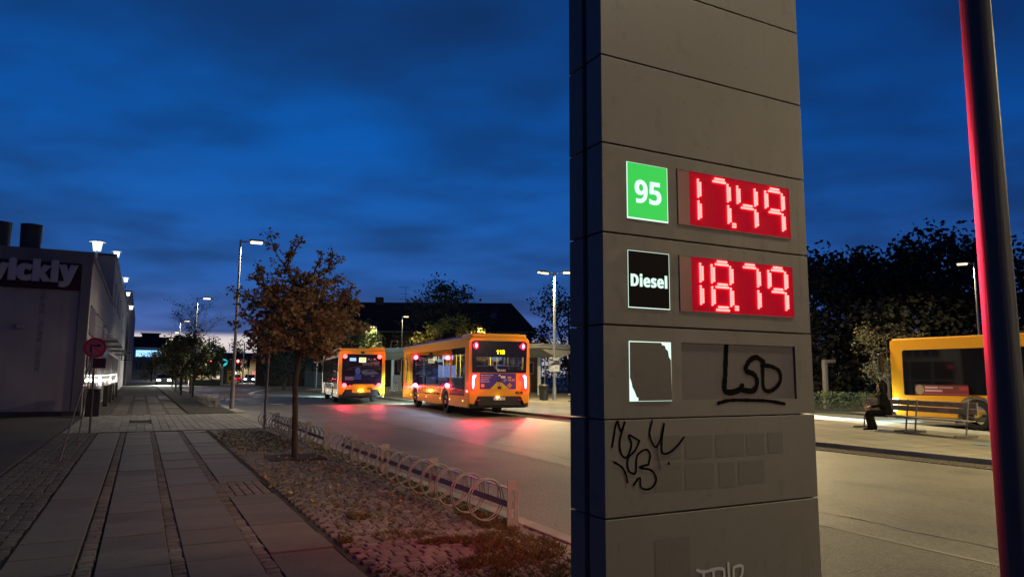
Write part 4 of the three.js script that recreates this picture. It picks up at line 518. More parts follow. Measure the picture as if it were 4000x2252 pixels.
{
  const b = bus({ p: [23.72, 0, -7.12], turn: R(-2), rear: 'plain', label: 'yellow bus seen side on at right behind the bench, no lights inside', inside: 0, head: 150, zR: 3.6, h: 2.86, sideGlass: M(.008, .008, .011, .05, { clearcoat: 1, clearcoatRoughness: .03 }), rim: M(.55, .38, .06, .45, { metalness: .3 }) });
  const ad = canvasTex(512, 100, (c, w, h) => { c.fillStyle = '#4a1518'; c.fillRect(0, 0, w, h); c.fillStyle = '#74222a'; c.fillRect(90, 12, 422, 62); c.fillStyle = '#c9a0a0'; c.fillRect(100, 18, 130, 18); c.fillRect(100, 48, 170, 18); c.fillStyle = '#b07a78'; c.fillRect(240, 18, 130, 16); c.fillStyle = '#a83034'; c.fillRect(90, 78, 422, 14); c.fillRect(430, 14, 80, 36); c.fillStyle = '#9a7f60'; c.beginPath(); c.ellipse(48, 50, 42, 46, 0, 0, 7); c.fill(); });
  part('side_advert', new THREE.PlaneGeometry(1.75, .34).rotateY(-Math.PI / 2).translate(-1.262, 1.22, -6.6), new THREE.MeshPhysicalMaterial({ map: ad, roughness: .6 }), b);
  part('turn_lamp', rbox(-.015, .015, -.03, .03, -.09, .09, .01, 1).translate(-1.265, .72, -5.0 + .1), glow(1, .5, .05, 4), b); part('turn_lamp', rbox(-.012, .012, -.014, .014, -.09, .09, .006, 1).translate(-1.262, .98, -5.0 + .1), glow(1, .6, .08, 1.5), b);
  part('corner_lamp', rbox(-.05, .05, -.05, .05, -.12, .12, .03).translate(-1.22, .86, -8.2), glow(.85, 1, 1, 5), b); part('corner_lamp', rbox(-.04, .04, -.12, .12, -.09, .09, .03).translate(-1.22, .58, -8.22), glow(.85, 1, 1, 3), b); point(b, [-1.6, .7, -8.5], [.75, 1, 1], 3, 4);
}
// ---------------------------------------------------------------- platform: benches, person, bin, poster, shelter
function bench(p, turn, L, label) {
  const t = thing('bench', label, 'bench', p, turn, 'benches on the platform'), w = M(.26, .215, .19, .7, { map: T.rust }), leg = M(.14, .14, .135, .5, { metalness: .5 });   // runs along z, faces -x
  for (const y of [.66, .82]) part('back_plank', rbox(.16, .19, y - .072, y + .068, -L / 2, L / 2, .008).rotateZ(-.02), w, t);
  for (const x of [-.22, -.08, .06]) part('seat_plank', rbox(x - .062, x + .062, .42, .455, -L / 2, L / 2, .008), w, t);
  for (const z of [-L / 2 + .22, L / 2 - .22]) { const g = new THREE.Group(); g.name = 'leg'; t.add(g); part('upright', bar([.02, .03, z], [.15, .90, z], .022, .022, 6), leg, g); part('seat_bracket', box(-.26, .14, .39, .42, z - .03, z + .03), leg, g); part('foot_bar', rbox(-.32, .36, .02, .075, z - .035, z + .035, .01), leg, g); }
  return t;
}
bench([19.0, .02, -13.25], R(-17), 2.15, 'wooden bench on the platform with a seated person in black');
bench([18.42, .02, -11.3], R(-14), 2.05, 'empty wooden bench on the platform in front of the right bus');
bench([21.9, .02, -33.8], R(-15), 2.0, 'far wooden bench on the platform, mostly hidden by the pylon');
// seated person: one body surface from joints joined smoothly
{
  const t = thing('person', 'person in black hooded coat and long black skirt sitting on the bench, looking left', 'person', [18.74, 0, -12.98], 0);
  t.rotation.y = R(-54);                                                   // local: faces -x
  const caps = (list, res, lo, hi, k) => {
    const s = Math.max(hi[0] - lo[0], hi[1] - lo[1], hi[2] - lo[2]), mc = new MarchingCubes(res, new THREE.MeshBasicMaterial(), false, false, 120000); mc.isolation = 0;
    for (let z = 0; z < res; z++) for (let y = 0; y < res; y++) for (let x = 0; x < res; x++) {
      const p = [lo[0] + s * x / res, lo[1] + s * y / res, lo[2] + s * z / res]; let d = 9;
      for (const [a, b, r0, r1, sx] of list) { const ab = [b[0] - a[0], b[1] - a[1], b[2] - a[2]], ap = [p[0] - a[0], p[1] - a[1], (p[2] - a[2])], h = clamp((ap[0] * ab[0] + ap[1] * ab[1] + ap[2] * ab[2]) / (ab[0] ** 2 + ab[1] ** 2 + ab[2] ** 2 + 1e-9)); const e = Math.hypot(ap[0] - ab[0] * h, ap[1] - ab[1] * h, (ap[2] - ab[2] * h) / (sx ?? 1)) - lerp(r0, r1, h); const m = clamp(.5 + .5 * (d - e) / k); d = lerp(d, e, m) - k * m * (1 - m); }
      mc.field[x + y * res + z * res * res] = -d;
    }
    mc.update(); const n = mc.count, P = mc.positionArray.slice(0, n * 3), N = mc.normalArray.slice(0, n * 3), g = new THREE.BufferGeometry(); for (let i = 0; i < n; i++) for (let c = 0; c < 3; c++) P[i * 3 + c] = lo[c] + s * ((P[i * 3 + c] + 1) / 2);
    g.setAttribute('position', new THREE.BufferAttribute(P, 3)); g.setAttribute('normal', new THREE.BufferAttribute(N, 3)); g.computeVertexNormals(); return g;
  };
  const black = M(.006, .0055, .0065, .9, { specularIntensity: .2 }), skin = M(.42, .26, .19, .6);
  // pelvis at seat height .47, torso leaning a little forward, thighs forward (-x), shins down, skirt to the ankles
  part('body', caps([[[.02, .56, 0], [-.02, .78, 0], .15, .15, 1.15], [[-.02, .78, 0], [-.06, 1.0, 0], .15, .13, 1.35], [[-.06, 1.02, -.15], [-.06, 1.02, .15], .07, .07], [[-.07, 1.05, 0], [-.09, 1.12, 0], .055, .05],
    [[.0, .53, .09], [-.42, .50, .10], .105, .085], [[0, .53, -.09], [-.40, .50, -.09], .105, .085], [[-.42, .49, .10], [-.40, .12, .11], .085, .075], [[-.40, .49, -.09], [-.30, .12, -.08], .085, .08], [[-.42, .42, 0], [-.36, .16, .01], .10, .11],
    [[-.06, 1.0, .17], [-.10, .74, .22], .058, .048], [[-.10, .74, .22], [-.33, .70, .12], .045, .034], [[-.06, 1.0, -.17], [-.10, .76, -.22], .058, .048], [[-.10, .76, -.22], [-.33, .68, -.13], .045, .034]], 84, [-.62, .02, -.6], [.62, 1.26, .64], .05), black, t);
  part('head', caps([[[-.10, 1.20, 0], [-.11, 1.26, 0], .072, .075], [[-.14, 1.15, 0], [-.145, 1.13, 0], .045, .036], [[-.09, 1.08, 0], [-.10, 1.15, 0], .045, .045], [[-.185, 1.205, 0], [-.196, 1.185, 0], .012, .014]], 40, [-.26, 1.02, -.17], [.08, 1.36, .17], .02), skin, t);
  part('hair', caps([[[-.075, 1.26, 0], [-.06, 1.20, 0], .092, .092], [[-.04, 1.22, 0], [-.02, 1.05, 0], .085, .07], [[-.03, 1.1, .04], [-.02, .98, .05], .05, .03], [[-.03, 1.1, -.04], [-.02, .98, -.05], .05, .03], [[-.11, 1.315, 0], [-.10, 1.30, 0], .045, .05]], 40, [-.24, .92, -.24], [.24, 1.40, .24], .03), M(.008, .007, .008, .7, { specularIntensity: .3 }), t);
  for (const s of [-1, 1]) { part('eye', new THREE.SphereGeometry(.010, 8, 6).translate(-.176, 1.222, s * .028), M(.02, .02, .02, .2), t);
    const h = [], hx = -.35, hy = .69, hz = s * .115; h.push([[hx + .02, hy, hz], [hx - .05, hy - .005, hz - s * .02], .028, .026]); for (let f = 0; f < 4; f++) { const o = (f - 1.5) * .018; h.push([[hx - .06, hy + .004, hz - s * .02 + o], [hx - .10, hy - .012 - .004 * f, hz - s * .035 + o], .0095, .009], [[hx - .10, hy - .012 - .004 * f, hz - s * .035 + o], [hx - .105, hy - .042, hz - s * .05 + o], .009, .008]); } h.push([[hx - .01, hy + .01, hz - s * .03], [hx - .06, hy + .03, hz - s * .055], .0105, .009]);
    part('hand', caps(h, 44, [hx - .16, hy - .13, hz - .13], [hx + .10, hy + .13, hz + .13], .008), skin, t);
    const fx = s < 0 ? -.30 : -.40, sh = new THREE.Group(); sh.name = 'shoe'; sh.position.set(fx, .02, s < 0 ? -.08 : .11); t.add(sh); part('upper', caps([[[.05, .07, 0], [-.02, .07, 0], .05, .045], [[-.02, .055, 0], [-.15, .045, 0], .045, .035]], 30, [-.22, -.02, -.15], [.08, .28, .15], .03), black, sh); part('sole', rbox(-.19, .1, 0, .022, -.045, .045, .01), M(.6, .6, .58, .7), sh); }
  const bag = thing('handbag', 'small tan bag resting on the seated person\'s knees', 'bag', [18.48, .585, -13.33], R(-54)); part('bag_body', rbox(-.10, .09, -.02, .10, -.07, .07, .035, 3), M(.36, .24, .11, .7, { map: T.rust }), bag); part('bag_handle', new THREE.TorusGeometry(.06, .008, 6, 20, Math.PI).translate(0, .09, 0), M(.3, .2, .1, .7), bag);
  const ph = thing('phone', 'dark phone held in the seated person\'s hands', 'phone', [18.51, .715, -13.30], R(-54)); part('phone_case', rbox(-.04, .04, -.006, .006, -.075, .075, .004), blackM, ph).rotation.z = -.5; part('phone_screen', box(-.034, .034, .0065, .0075, -.068, .068), M(.01, .01, .012, .1), ph).rotation.z = -.5;
}
{
  const t = thing('litter_bin', 'black litter bin beside the three-headed platform lamp', 'bin', [22.25, .02, -38.2]); part('body', new THREE.CylinderGeometry(.33, .27, .86, 20).translate(0, .43, 0), M(.025, .025, .025, .5), t); part('lid', new THREE.SphereGeometry(.33, 20, 8, 0, 6.283, 0, 1.57).scale(1, .35, 1).translate(0, .87, 0), M(.03, .03, .03, .4), t); part('opening', box(-.16, .16, .66, .80, .28, .34), blackM, t);
  const p = thing('notice_board', 'framed white notice board on the three-headed platform lamp', 'notice board', [22.65, 0, -37.62], R(-24));
  part('board_frame', rbox(-.34, .34, 1.76, 2.64, -.02, .02, .01), M(.4, .4, .38, .6), p); const c = canvasTex(256, 330, (g, w, h) => { g.fillStyle = '#b9b6ab'; g.fillRect(0, 0, w, h); g.fillStyle = '#3c3d3f'; g.fillRect(0, 30, w, 150); g.fillStyle = '#c9c6bc'; g.beginPath(); g.moveTo(0, 170); g.lineTo(150, 90); g.lineTo(0, 60); g.fill(); g.fillStyle = '#e2dfd4'; g.fillRect(100, 20, 140, 40); g.fillStyle = '#f0ede4'; g.beginPath(); g.moveTo(0, 330); g.lineTo(0, 270); g.quadraticCurveTo(120, 140, 256, 180); g.lineTo(256, 330); g.fill(); g.strokeStyle = '#8a867c'; g.lineWidth = 8; g.beginPath(); g.ellipse(70, 285, 40, 22, -.4, 0, 7); g.stroke(); g.fillStyle = '#9a968a'; for (let k = 0; k < 4; k++) g.fillRect(150, 210 + k * 18, 80 - 12 * (k % 2), 7); }); part('poster', new THREE.PlaneGeometry(.62, .82).translate(0, 2.2, .022), new THREE.MeshPhysicalMaterial({ map: c, roughness: .5 }), p);
}
// shelter: wedge canopy on columns, lit underneath, kiosk of brown brick below its near end
{
  const a = Math.atan2(28.2 - 20.4, 66.5 - 47.2), t = thing('bus_shelter', 'long bus shelter with a pale wedge-shaped canopy lit from below', 'shelter', [24.6, 0, -57], a);
  // local z runs along the canopy, +z towards the camera
  const L = 10.6, conc = M(.42, .40, .35, .75, { map: T.conc }), underM = M(.50, .47, .38, .8, { map: T.conc });
  part('canopy_roof', wrapUV(extr([[-2.0, 3.62], [3.4, 3.62], [3.4, 3.86], [-2.0, 3.86]], 2 * L).translate(0, 0, -L)), conc, t);
  part('canopy_edge', [box(-2.06, 3.46, 3.86, 3.94, -L - .05, L + .05)], M(.55, .52, .42, .5, { metalness: .3 }), t);
  part('canopy_underside', wrapUV(extr([[-1.9, 3.615], [3.3, 3.615], [.9, 2.95], [.3, 2.95]], 2 * L - .3).translate(0, 0, -L + .15)), underM, t);
  for (const z of [-9.5, -5, -.5, 4, 8.5]) part('column', cyl(.55, -.02, 2.96, z, .15, .15, 14), M(.5, .5, .47, .6), t);
  for (let k = 0; k < 6; k++) part('screen_slat', box(-1.2, -1.14, 0, 3.4, 6.2 + k * .5, 6.26 + k * .5), M(.42, .41, .38, .6), t);
  part('lamp_tube', box(-1.7, -1.55, 3.56, 3.60, -10.6, -2.5), glow(.9, 1, .92, 4), t); area(t, [-1.62, 3.5, -6.5], [-1.62, 0, -6.5], .3, 8, [.85, 1, .95], 12);
  part('lamp_tube', box(1.9, 2.05, 3.2, 3.24, 2, 10), glow(1, .85, .55, 1.6), t); area(t, [1.98, 3.1, 6], [1.98, 0, 6], .3, 8, [1, .84, .52], 7);
  part('info_panel', rbox(-.6, .3, .1, 1.5, -8.05, -7.95, .02), M(.2, .2, .2, .5), t);
}
{
  const k = thing('kiosk', 'low brown brick kiosk with a small window beyond the platform', 'building', [33.2, 0, -60.6], R(-27)); part('wall', box(-2.6, 1.6, -.1, 3.5, -3, 0), M(.30, .13, .055, .85, { map: T.brick }), k); const w = part('window', box(-.55, .75, 1.75, 2.75, -.05, .02), M(.02, .02, .022, .05, { clearcoat: 1 }), k); part('frame', [box(-.63, .83, 2.75, 2.84, -.02, .06), box(-.63, .83, 1.66, 1.75, -.02, .06), box(-.63, -.55, 1.75, 2.75, -.02, .06), box(.75, .83, 1.75, 2.75, -.02, .06), box(.07, .13, 1.75, 2.75, .022, .05)], M(.4, .33, .2, .7), w); part('roof', box(-2.8, 1.8, 3.5, 3.7, -3.2, .25), M(.03, .03, .03, .8), k);
  const b = thing('utility_box', 'tall reddish cabinet beside the shelter screen', 'cabinet', [27.2, 0, -49.6], R(-20)); part('cabinet_body', rbox(-.35, .35, -.02, 1.55, -.3, .3, .08), M(.24, .12, .10, .6), b); part('door', rbox(-.28, .28, .1, 1.4, .3, .315, .01), M(.22, .11, .09, .6), b);
  const g = thing('signpost', 'thin pale post standing in front of the brown kiosk', 'post', [31.6, 0, -54.1]); part('post', cyl(0, -.05, 2.9, 0, .05, .05, 8), pale, g); part('cap', cyl(0, 2.9, 2.96, 0, .06, .03, 8), pale, g);
  const bi = thing('bicycle', 'bicycle leaning at the shelter, only its pale wheel showing', 'bicycle', [20.4, 0, -61.5], R(60)); for (const x of [-.5, .5]) { const wl = part('wheel', new THREE.TorusGeometry(.33, .02, 6, 28).translate(x, .35, 0), M(.5, .5, .48, .6), bi); part('hub', new THREE.CylinderGeometry(.03, .03, .1, 8).rotateX(Math.PI / 2).translate(x, .35, 0), steel, wl); } part('frame', [bar([-.5, .35, 0], [-.15, .8, 0], .015), bar([-.15, .8, 0], [.35, .82, 0], .015), bar([.5, .35, 0], [.35, .9, 0], .015), bar([-.05, .35, 0], [.35, .8, 0], .015), bar([-.05, .35, 0], [-.18, .9, 0], .015), bar([-.5, .35, 0], [-.05, .35, 0], .012)], M(.25, .05, .04, .5), bi); part('saddle', rbox(-.3, -.06, .9, .95, -.06, .06, .02), blackM, bi); part('handlebar', bar([.35, .98, -.25], [.35, .98, .25], .012), steel, bi);
}
// ---------------------------------------------------------------- junction: signals, signs, cars
function car(p, turn, label, paint, lights, o = {}) {
  const t = thing('parked_car', label, 'car', [p[0], RY, p[1]], turn, 'cars at the junction');                        // forward is +z
  const m = M(...paint, .3, { clearcoat: .8 }), prof = [[-2.1, .35], [2.1, .35], [2.15, .62], [2.0, .82], [1.1, .95], [-1.9, .98], [-2.15, .8]];
  part('body', extr(prof, 1.66, { bevelEnabled: true, bevelSize: .06, bevelThickness: .06, bevelSegments: 2 }).rotateY(-Math.PI / 2).translate(.83, 0, 0), m, t); part('cabin', extr([[-1.75, .98], [1.05, .95], [.3, 1.44], [-1.25, 1.46]], 1.4, { bevelEnabled: true, bevelSize: .04, bevelThickness: .06, bevelSegments: 1 }).rotateY(-Math.PI / 2).translate(.7, 0, 0), M(.015, .015, .018, .08), t);
  for (const x of [-.8, .8]) for (const z of [-1.35, 1.35]) { const w = part('wheel', new THREE.CylinderGeometry(.32, .32, .2, 20).rotateZ(Math.PI / 2).translate(x, .32, z), rubber, t); part('rim', new THREE.CylinderGeometry(.2, .2, .21, 14).rotateZ(Math.PI / 2).translate(x, .32, z), steel, w); }
  for (const s of [-1, 1]) { part('headlight', new THREE.SphereGeometry(.19, 12, 8).scale(1.3, .8, .4).translate(s * .62, .68, 2.13), lights === 'head' ? glow(1, .95, .85, o.k ?? 26) : M(.4, .4, .4, .2), t); part('tail_light', rbox(s * .66 - .16, s * .66 + .16, .72, .86, -2.2, -2.14, .02), lights === 'tail' ? glow(1, .06, .08, 7) : M(.2, .01, .02, .3), t); if (lights === 'head') spot(t, [s * .62, .68, 2.3], [s * .6, .1, 14], [1, .95, .85], o.cd ?? 300, 40, .9, 3); }  // headlight spheres drawn oversize to stand in for glare
  if (lights === 'tail') { part('brake_light', box(-.2, .2, 1.36, 1.40, -1.35, -1.32), glow(1, .06, .08, 7), t); point(t, [0, .8, -2.5], [1, .05, .08], 6, 4); }
  return t;
}
car([2.7, -104], R(0), 'car with glaring headlights coming along the street towards the footpath', [.2, .2, .2], 'head', { cd: 260, k: 40 });
car([15.0, -134], R(170), 'dark red-lit car seen from behind at the junction', [.1, .02, .02], 'tail');
car([16.4, -127], R(-10), 'white car facing the junction with bright headlights', [.6, .6, .6], 'head', { cd: 60, k: 10 });
car([19.4, -131], R(-12), 'car behind the tree trunk with a bluish headlight', [.1, .12, .2], 'head', { cd: 30, k: 5 });
function signal(p, h, label, lit, turn = 0) {
  const t = thing('traffic_light', label, 'traffic light', [p[0], 0, p[1]], turn, 'traffic lights at the junction'); part('pole', cyl(0, -.1, h, 0, .07, .06, 10), pale, t); part('housing', rbox(-.2, .2, h - .75, h + .5, .02, .26, .04), blackM, t); part('backboard', rbox(-.38, .38, h - .9, h + .65, 0, .03, .05), blackM, t);
  ['red', 'amber', 'green'].forEach((c, i) => { const on = c === lit, col = c === 'red' ? [1, .04, .06] : c === 'green' ? [.0, .9, .75] : [1, .5, 0]; const l = part('signal_lens', new THREE.SphereGeometry(.20, 16, 8).scale(1, 1, .4).translate(0, h + .28 - i * .4, .27), on ? glow(...col, 5) : M(.03, .02, .02, .3), t); part('visor', new THREE.CylinderGeometry(.16, .16, .18, 14, 1, true, -Math.PI / 2, Math.PI).rotateX(Math.PI / 2).translate(0, h + .29 - i * .4, .34), blackM, l); if (on) { part('lamp_core', new THREE.SphereGeometry(.12, 10, 8).translate(0, h + .28 - i * .4, .31), glow(1, .6, .6, 8), l); point(t, [0, h + .28 - i * .4, .6], col, 5, 6); } }); return t;  // lenses drawn larger than life to imitate glare
}
signal([8.78, -108.5], 3.0, 'traffic light showing red, the left one seen among the young trees', 'red'); signal([11.6, -102.5], 2.95, 'traffic light showing red right of the leaning street lamp', 'red', R(-8)); signal([14.2, -112], 3.4, 'dark traffic light turned away, on the tall pale pole', 'none', R(-70)); signal([24, -158], 2.3, 'small far traffic light showing red behind the junction', 'red', R(-8));
{
  const p = thing('signal_mast', 'tall pale bare mast beside the red traffic light', 'mast', [13.4, 0, -111.5]); part('mast', cyl(0, -.1, 6.1, 0, .1, .08, 12), pale, p); part('cap', cyl(0, 6.1, 6.16, 0, .085, .04, 12), pale, p);
  const b = thing('lit_disc_sign', 'round turquoise lit sign behind a triangular sign', 'sign', [10.3, 0, -108.2]); part('post', cyl(0, -.1, 2.6, 0, .05, .05, 8), pale, b); part('lamp_disc', new THREE.CylinderGeometry(.55, .55, .08, 28).rotateX(Math.PI / 2).translate(0, 3.1, 0), glow(.0, .55, .6, 1.2), b); part('rim', new THREE.TorusGeometry(.55, .04, 6, 28).translate(0, 3.1, .02), M(.3, .3, .3, .5), b);
  const tri = (name, label, pos, y, s, h) => { const o = thing(name, label, 'road sign', pos, R(-12)); part('post', cyl(0, -.1, y + .2, -.03, .04, .04, 8), pale, o); part('sign_plate', extr([[-s, s * .6], [s, s * .6], [0, -s * 1.12]], .02), M(.42, .02, .03, .5), o); const f = part('sign_face', extr([[-s * .66, s * .40], [s * .66, s * .40], [0, -s * .74]], .004).translate(0, 0, .021), h, o); o.children[1].position.y = y; f.position.y = y; return o; };
  tri('yield_sign', 'give way triangle sign seen dark before the turquoise lit sign', [9.95, 0, -106], 3.0, .52, M(.06, .05, .05, .6)); tri('yield_sign', 'white and red give way triangle sign on the traffic island left of the buses', [16.6, 0, -76.6], 2.66, .42, M(.7, .68, .62, .5));
  const q = thing('round_sign', 'grey back of a round sign beside the give way sign', 'road sign', [17.35, 0, -76.8], R(-12)); part('post', cyl(0, -.1, 2.9, 0, .04, .04, 8), pale, q); part('sign_plate', new THREE.CylinderGeometry(.36, .36, .02, 24).rotateX(Math.PI / 2).translate(0, 2.75, .04), M(.10, .09, .09, .6), q);
  struct('traffic_island', extr([[-1.6, -.9], [-1.2, -1.6], [1.4, -1.4], [1.7, .6], [.6, 1.6], [-1.0, 1.2]], .1).rotateX(-Math.PI / 2).translate(16.9, RY, -76.6), M(.25, .24, .22, .8, { map: T.conc }), 'small kerbed traffic island with two signs');
  const y = thing('advert_column', 'yellow and black advert stand at the junction', 'advert stand', [11.6, 0, -114]); part('stand_body', rbox(-1.1, .2, .05, 2.1, -.4, .4, .05), blackM, y); part('face', box(-.15, .95, .25, 1.95, .38, .42), M(.55, .30, .02, .5), y); part('print', [box(0, .8, 1.55, 1.7, .425, .43), box(.1, .7, .6, 1.2, .425, .43)], M(.05, .04, .02, .6), y);
  const pl = thing('planter', 'long dark planter box with shrubs at the end of the tree bed', 'planter', [7.2, 0, -96.5]); part('trough', rbox(-1.9, 1.7, -.02, .75, -.6, .6, .04), M(.03, .028, .025, .8), pl); const l = []; puffs(l, [-1.0, 1.0, 0], [.9, .4, .5], 260, .14, mulberry(4)); puffs(l, [1, .9, 0], [.5, .3, .5], 160, .14, mulberry(6)); part('shrub', leafMesh(l, PAL.green, 3), leafM, pl);
  const sp = thing('signpost', 'thin dark sign post behind the far rack, its top in the brown leaves', 'post', [3.17, 0, -21.1]); part('post', bar([0, -.05, 0], [.04, 2.5, 0], .036, .034, 12), M(.12, .12, .12, .5, { metalness: .5 }), sp); part('reflector', rbox(.0, .06, 1.82, 1.92, .03, .045, .005), M(.75, .06, .03, .4), sp);
}
// ---------------------------------------------------------------- trees
const bedTrees = [[3.05, -50.2, 4.6, 3.0, 'thin-crowned young tree nearest in the bed behind the leaning lamp'], [2.6, -55.5, 4.2, 2.8, 'second young tree in the bed along the footpath'], [3.5, -61, 4.6, 3.2, 'third young tree in the bed along the footpath'], [2.7, -67.5, 4.4, 3, 'fourth young tree in the bed along the footpath'], [3.4, -75, 4.8, 3.2, 'fifth young tree in the bed along the footpath'], [3.0, -83, 5.0, 3.4, 'farthest young tree in the bed along the footpath']];
bedTrees.forEach(([x, z, h, w, l], i) => bigTree('bed_tree', l, [x, 0, z], h * .92, w * 1.1, 1900, .16, i % 2 ? 'mixed' : 'green', 200 + i, 'young trees in the bed', { base: 1.5, tr: .05, limbs: 14 }));
{ // a taller bare-topped one
  const t = thing('bare_tree', 'slender tree with sparse bare twigs against the pale evening sky', 'tree', [3.9, 0, -64]); const A = growTree({ h: 5.9, trunkTo: 1.8, r: .06, levels: 3, per: 1, fuzz: .25, leaf: .1, seed: 31, first: 4, ratio: .55 }); part('trunk', merge([bar([0, -.1, 0], [0, 1.82, 0], .075, .06, 9), ...A.bars]), barkM, t); part('crown', leafMesh(A.leaves, PAL.mixed, 9), leafM, t);
}
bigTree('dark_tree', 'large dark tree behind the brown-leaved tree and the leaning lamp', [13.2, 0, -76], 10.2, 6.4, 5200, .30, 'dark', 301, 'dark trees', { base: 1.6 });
bigTree('dark_tree', 'dark tree right of the brown-leaved crown, before the long house', [20.5, 0, -86], 9.2, 7, 3800, .32, 'dark', 302, 'dark trees', { base: 1.8 });
bigTree('lit_tree', 'tree with leaves lit yellow-green by the short lamp above the left bus', [20.6, 0, -77.8], 7.4, 5.6, 3000, .26, 'green', 303, null, { base: 2.2 });
bigTree('lit_tree', 'tree with leaves lit orange above the middle bus', [29.4, 0, -68.5], 7.4, 8.5, 3800, .27, 'yellow', 304, null, { base: 2.4 });
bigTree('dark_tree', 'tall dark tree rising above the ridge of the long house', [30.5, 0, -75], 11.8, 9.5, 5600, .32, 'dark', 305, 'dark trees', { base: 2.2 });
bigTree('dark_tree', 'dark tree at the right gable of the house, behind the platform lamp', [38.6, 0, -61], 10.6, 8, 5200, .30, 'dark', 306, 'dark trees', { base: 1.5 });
bigTree('dark_tree', 'thin treetop showing over the left end of the house ridge', [24.8, 0, -97], 13.4, 4.5, 900, .32, 'dark', 307, 'dark trees', { base: 8 });
bigTree('yellow_tree', 'small yellow-lit conifer in front of the blue sign', [1.8, 0, -150], 6, 4.4, 700, .35, 'yellow', 308, null, { base: .8 });
bigTree('street_tree', 'rounded dark tree in front of the far pale houses', [9.6, 0, -118], 6.4, 5.5, 1800, .3, 'green', 309, 'trees beyond the junction', { base: 1.7 });
bigTree('street_tree', 'rounded tree left of the mast, before the far pale houses', [12.2, 0, -122], 6.8, 5.5, 1800, .3, 'green', 310, 'trees beyond the junction', { base: 1.8 });
bigTree('street_tree', 'rounded tree right of the mast with a dark trunk', [17.4, 0, -104], 7.0, 6.0, 2000, .3, 'green', 311, 'trees beyond the junction', { base: 2.6, tr: .16 });
bigTree('street_tree', 'low tree far down the street behind the bed', [6.2, 0, -120], 6.2, 6, 1600, .3, 'mixed', 312, 'trees beyond the junction', { base: 1.6 });
const rightTrees = [[43.5, -47, 9.6, 8, 'dark tree hidden behind the pylon, nearer the bus'], [44.5, -55, 9.8, 8.5, 'dark tree hidden behind the pylon, nearer the house'], [41.5, -32.5, 10.2, 8, 'first tall dark tree right of the pylon'], [44.5, -30.5, 10.9, 7.5, 'second tall dark tree right of the pylon'], [48.5, -28.5, 12.4, 9, 'highest dark tree, left of the post at the right edge'], [53, -27, 11.4, 9, 'dark tree behind the post at the right edge'], [58, -23, 10, 10, 'dark tree at the far right edge'], [38.5, -38, 9.2, 7, 'dark tree half hidden by the pylon, on its right']];
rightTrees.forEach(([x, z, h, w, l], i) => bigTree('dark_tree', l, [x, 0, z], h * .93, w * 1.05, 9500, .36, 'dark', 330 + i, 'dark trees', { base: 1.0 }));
bigTree('small_tree', 'small brownish tree left of the right bus', [28.2, 0, -19.3], 3.75, 3.1, 2600, .11, 'mixed', 340, null, { base: 1.3, tr: .07 });
bigTree('small_tree', 'reddish bush just showing past the post at the right picture edge', [33.4, 0, -15.8], 4.2, 2.6, 1200, .12, 'brown', 341, null, { base: 1 });
{ // hedge
  const t = thing('hedge', 'low clipped hedge along the far road behind the bench', 'hedge', [0, 0, 0]), l = [], rn = mulberry(61); for (let i = 0; i < 5200; i++) { const s = rn(), x = lerp(26.6, 33.5, s) + (rn() - .5) * .9 + .7, z = lerp(-26.5, -10, s) - (rn() - .5) * .9, e = rn(); l.push([x, .05 + .78 * Math.sqrt(e) + .06 * (rn() - .5), z, .09 + .05 * rn()]); } part('foliage', leafMesh(l, PAL.green, 62), leafM, t);
  const st = []; for (let k = 0; k < 30; k++) { const s = (k + .5) / 30, x = lerp(27.3, 34.2, s), z = lerp(-26.5, -10, s); st.push(bar([x, -.1, z], [x, .55, z], .03, .02, 5)); } part('stems', merge(st), barkM, t);
  struct('far_road', sheet([[21, 4], [26.2, 4], [26.2, -20], [29, -30], [26, -30], [21, -14]], RY + .005), M(.10, .095, .085, .7, { map: T.asphalt }), 'asphalt of the far bus lane');
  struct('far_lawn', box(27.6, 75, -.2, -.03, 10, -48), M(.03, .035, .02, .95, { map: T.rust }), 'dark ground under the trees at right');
}
{ // dark hedge closing the far side of the platform
  const t = thing('hedge', 'tall dark hedge beyond the kiosk and the platform lamp', 'hedge', [0, 0, 0]), l = [], rn = mulberry(71); for (let i = 0; i < 6000; i++) { const s = rn(), x = lerp(34, 56, s) + (rn() - .5) * 1.2, z = lerp(-74, -44, s) + (rn() - .5) * 1.2; l.push([x, 2.6 * Math.sqrt(rn()), z, .22 + .12 * rn()]); } part('foliage', leafMesh(l, PAL.dark, 72), leafM, t); const st = []; for (let k = 0; k < 40; k++) { const s = (k + .5) / 40; st.push(bar([lerp(34, 56, s), -.1, lerp(-74, -44, s)], [lerp(34, 56, s), 1.8, lerp(-74, -44, s)], .05, .03, 5)); } part('stems', merge(st), barkM, t);
}
{ // lit things glimpsed between the trunks at right
  const t = thing('lit_stall', 'white lit garage front glimpsed between the dark trunks', 'building', [56, 0, -40.5], R(-55)); part('wall', box(-6, 5, -.1, 2.9, -2, 0), M(.2, .2, .2, .8), t); for (const [x, w, k] of [[-2.2, 1.1, 1.2], [-.4, .7, .8], [.9, 1.3, .55], [-5.2, .5, 1.1]]) part('lit_window', box(x - w / 2, x + w / 2, 1.35, 2.05, .01, .05), glow(.85, .92, 1, k), t); part('roof', box(-6.2, 5.2, 2.9, 3.1, -2.2, .2), blackM, t);
  const p = thing('gate_post', 'pale wooden post with a crossbar, just right of the pylon', 'post', [30.9, 0, -24.6]); part('post', rbox(-.1, .1, -.1, 2.25, -.1, .1, .02), M(.13, .11, .10, .8), p); part('crossbar', rbox(-.1, .75, 2.25, 2.42, -.1, .1, .02), M(.13, .11, .1, .8), p);
}
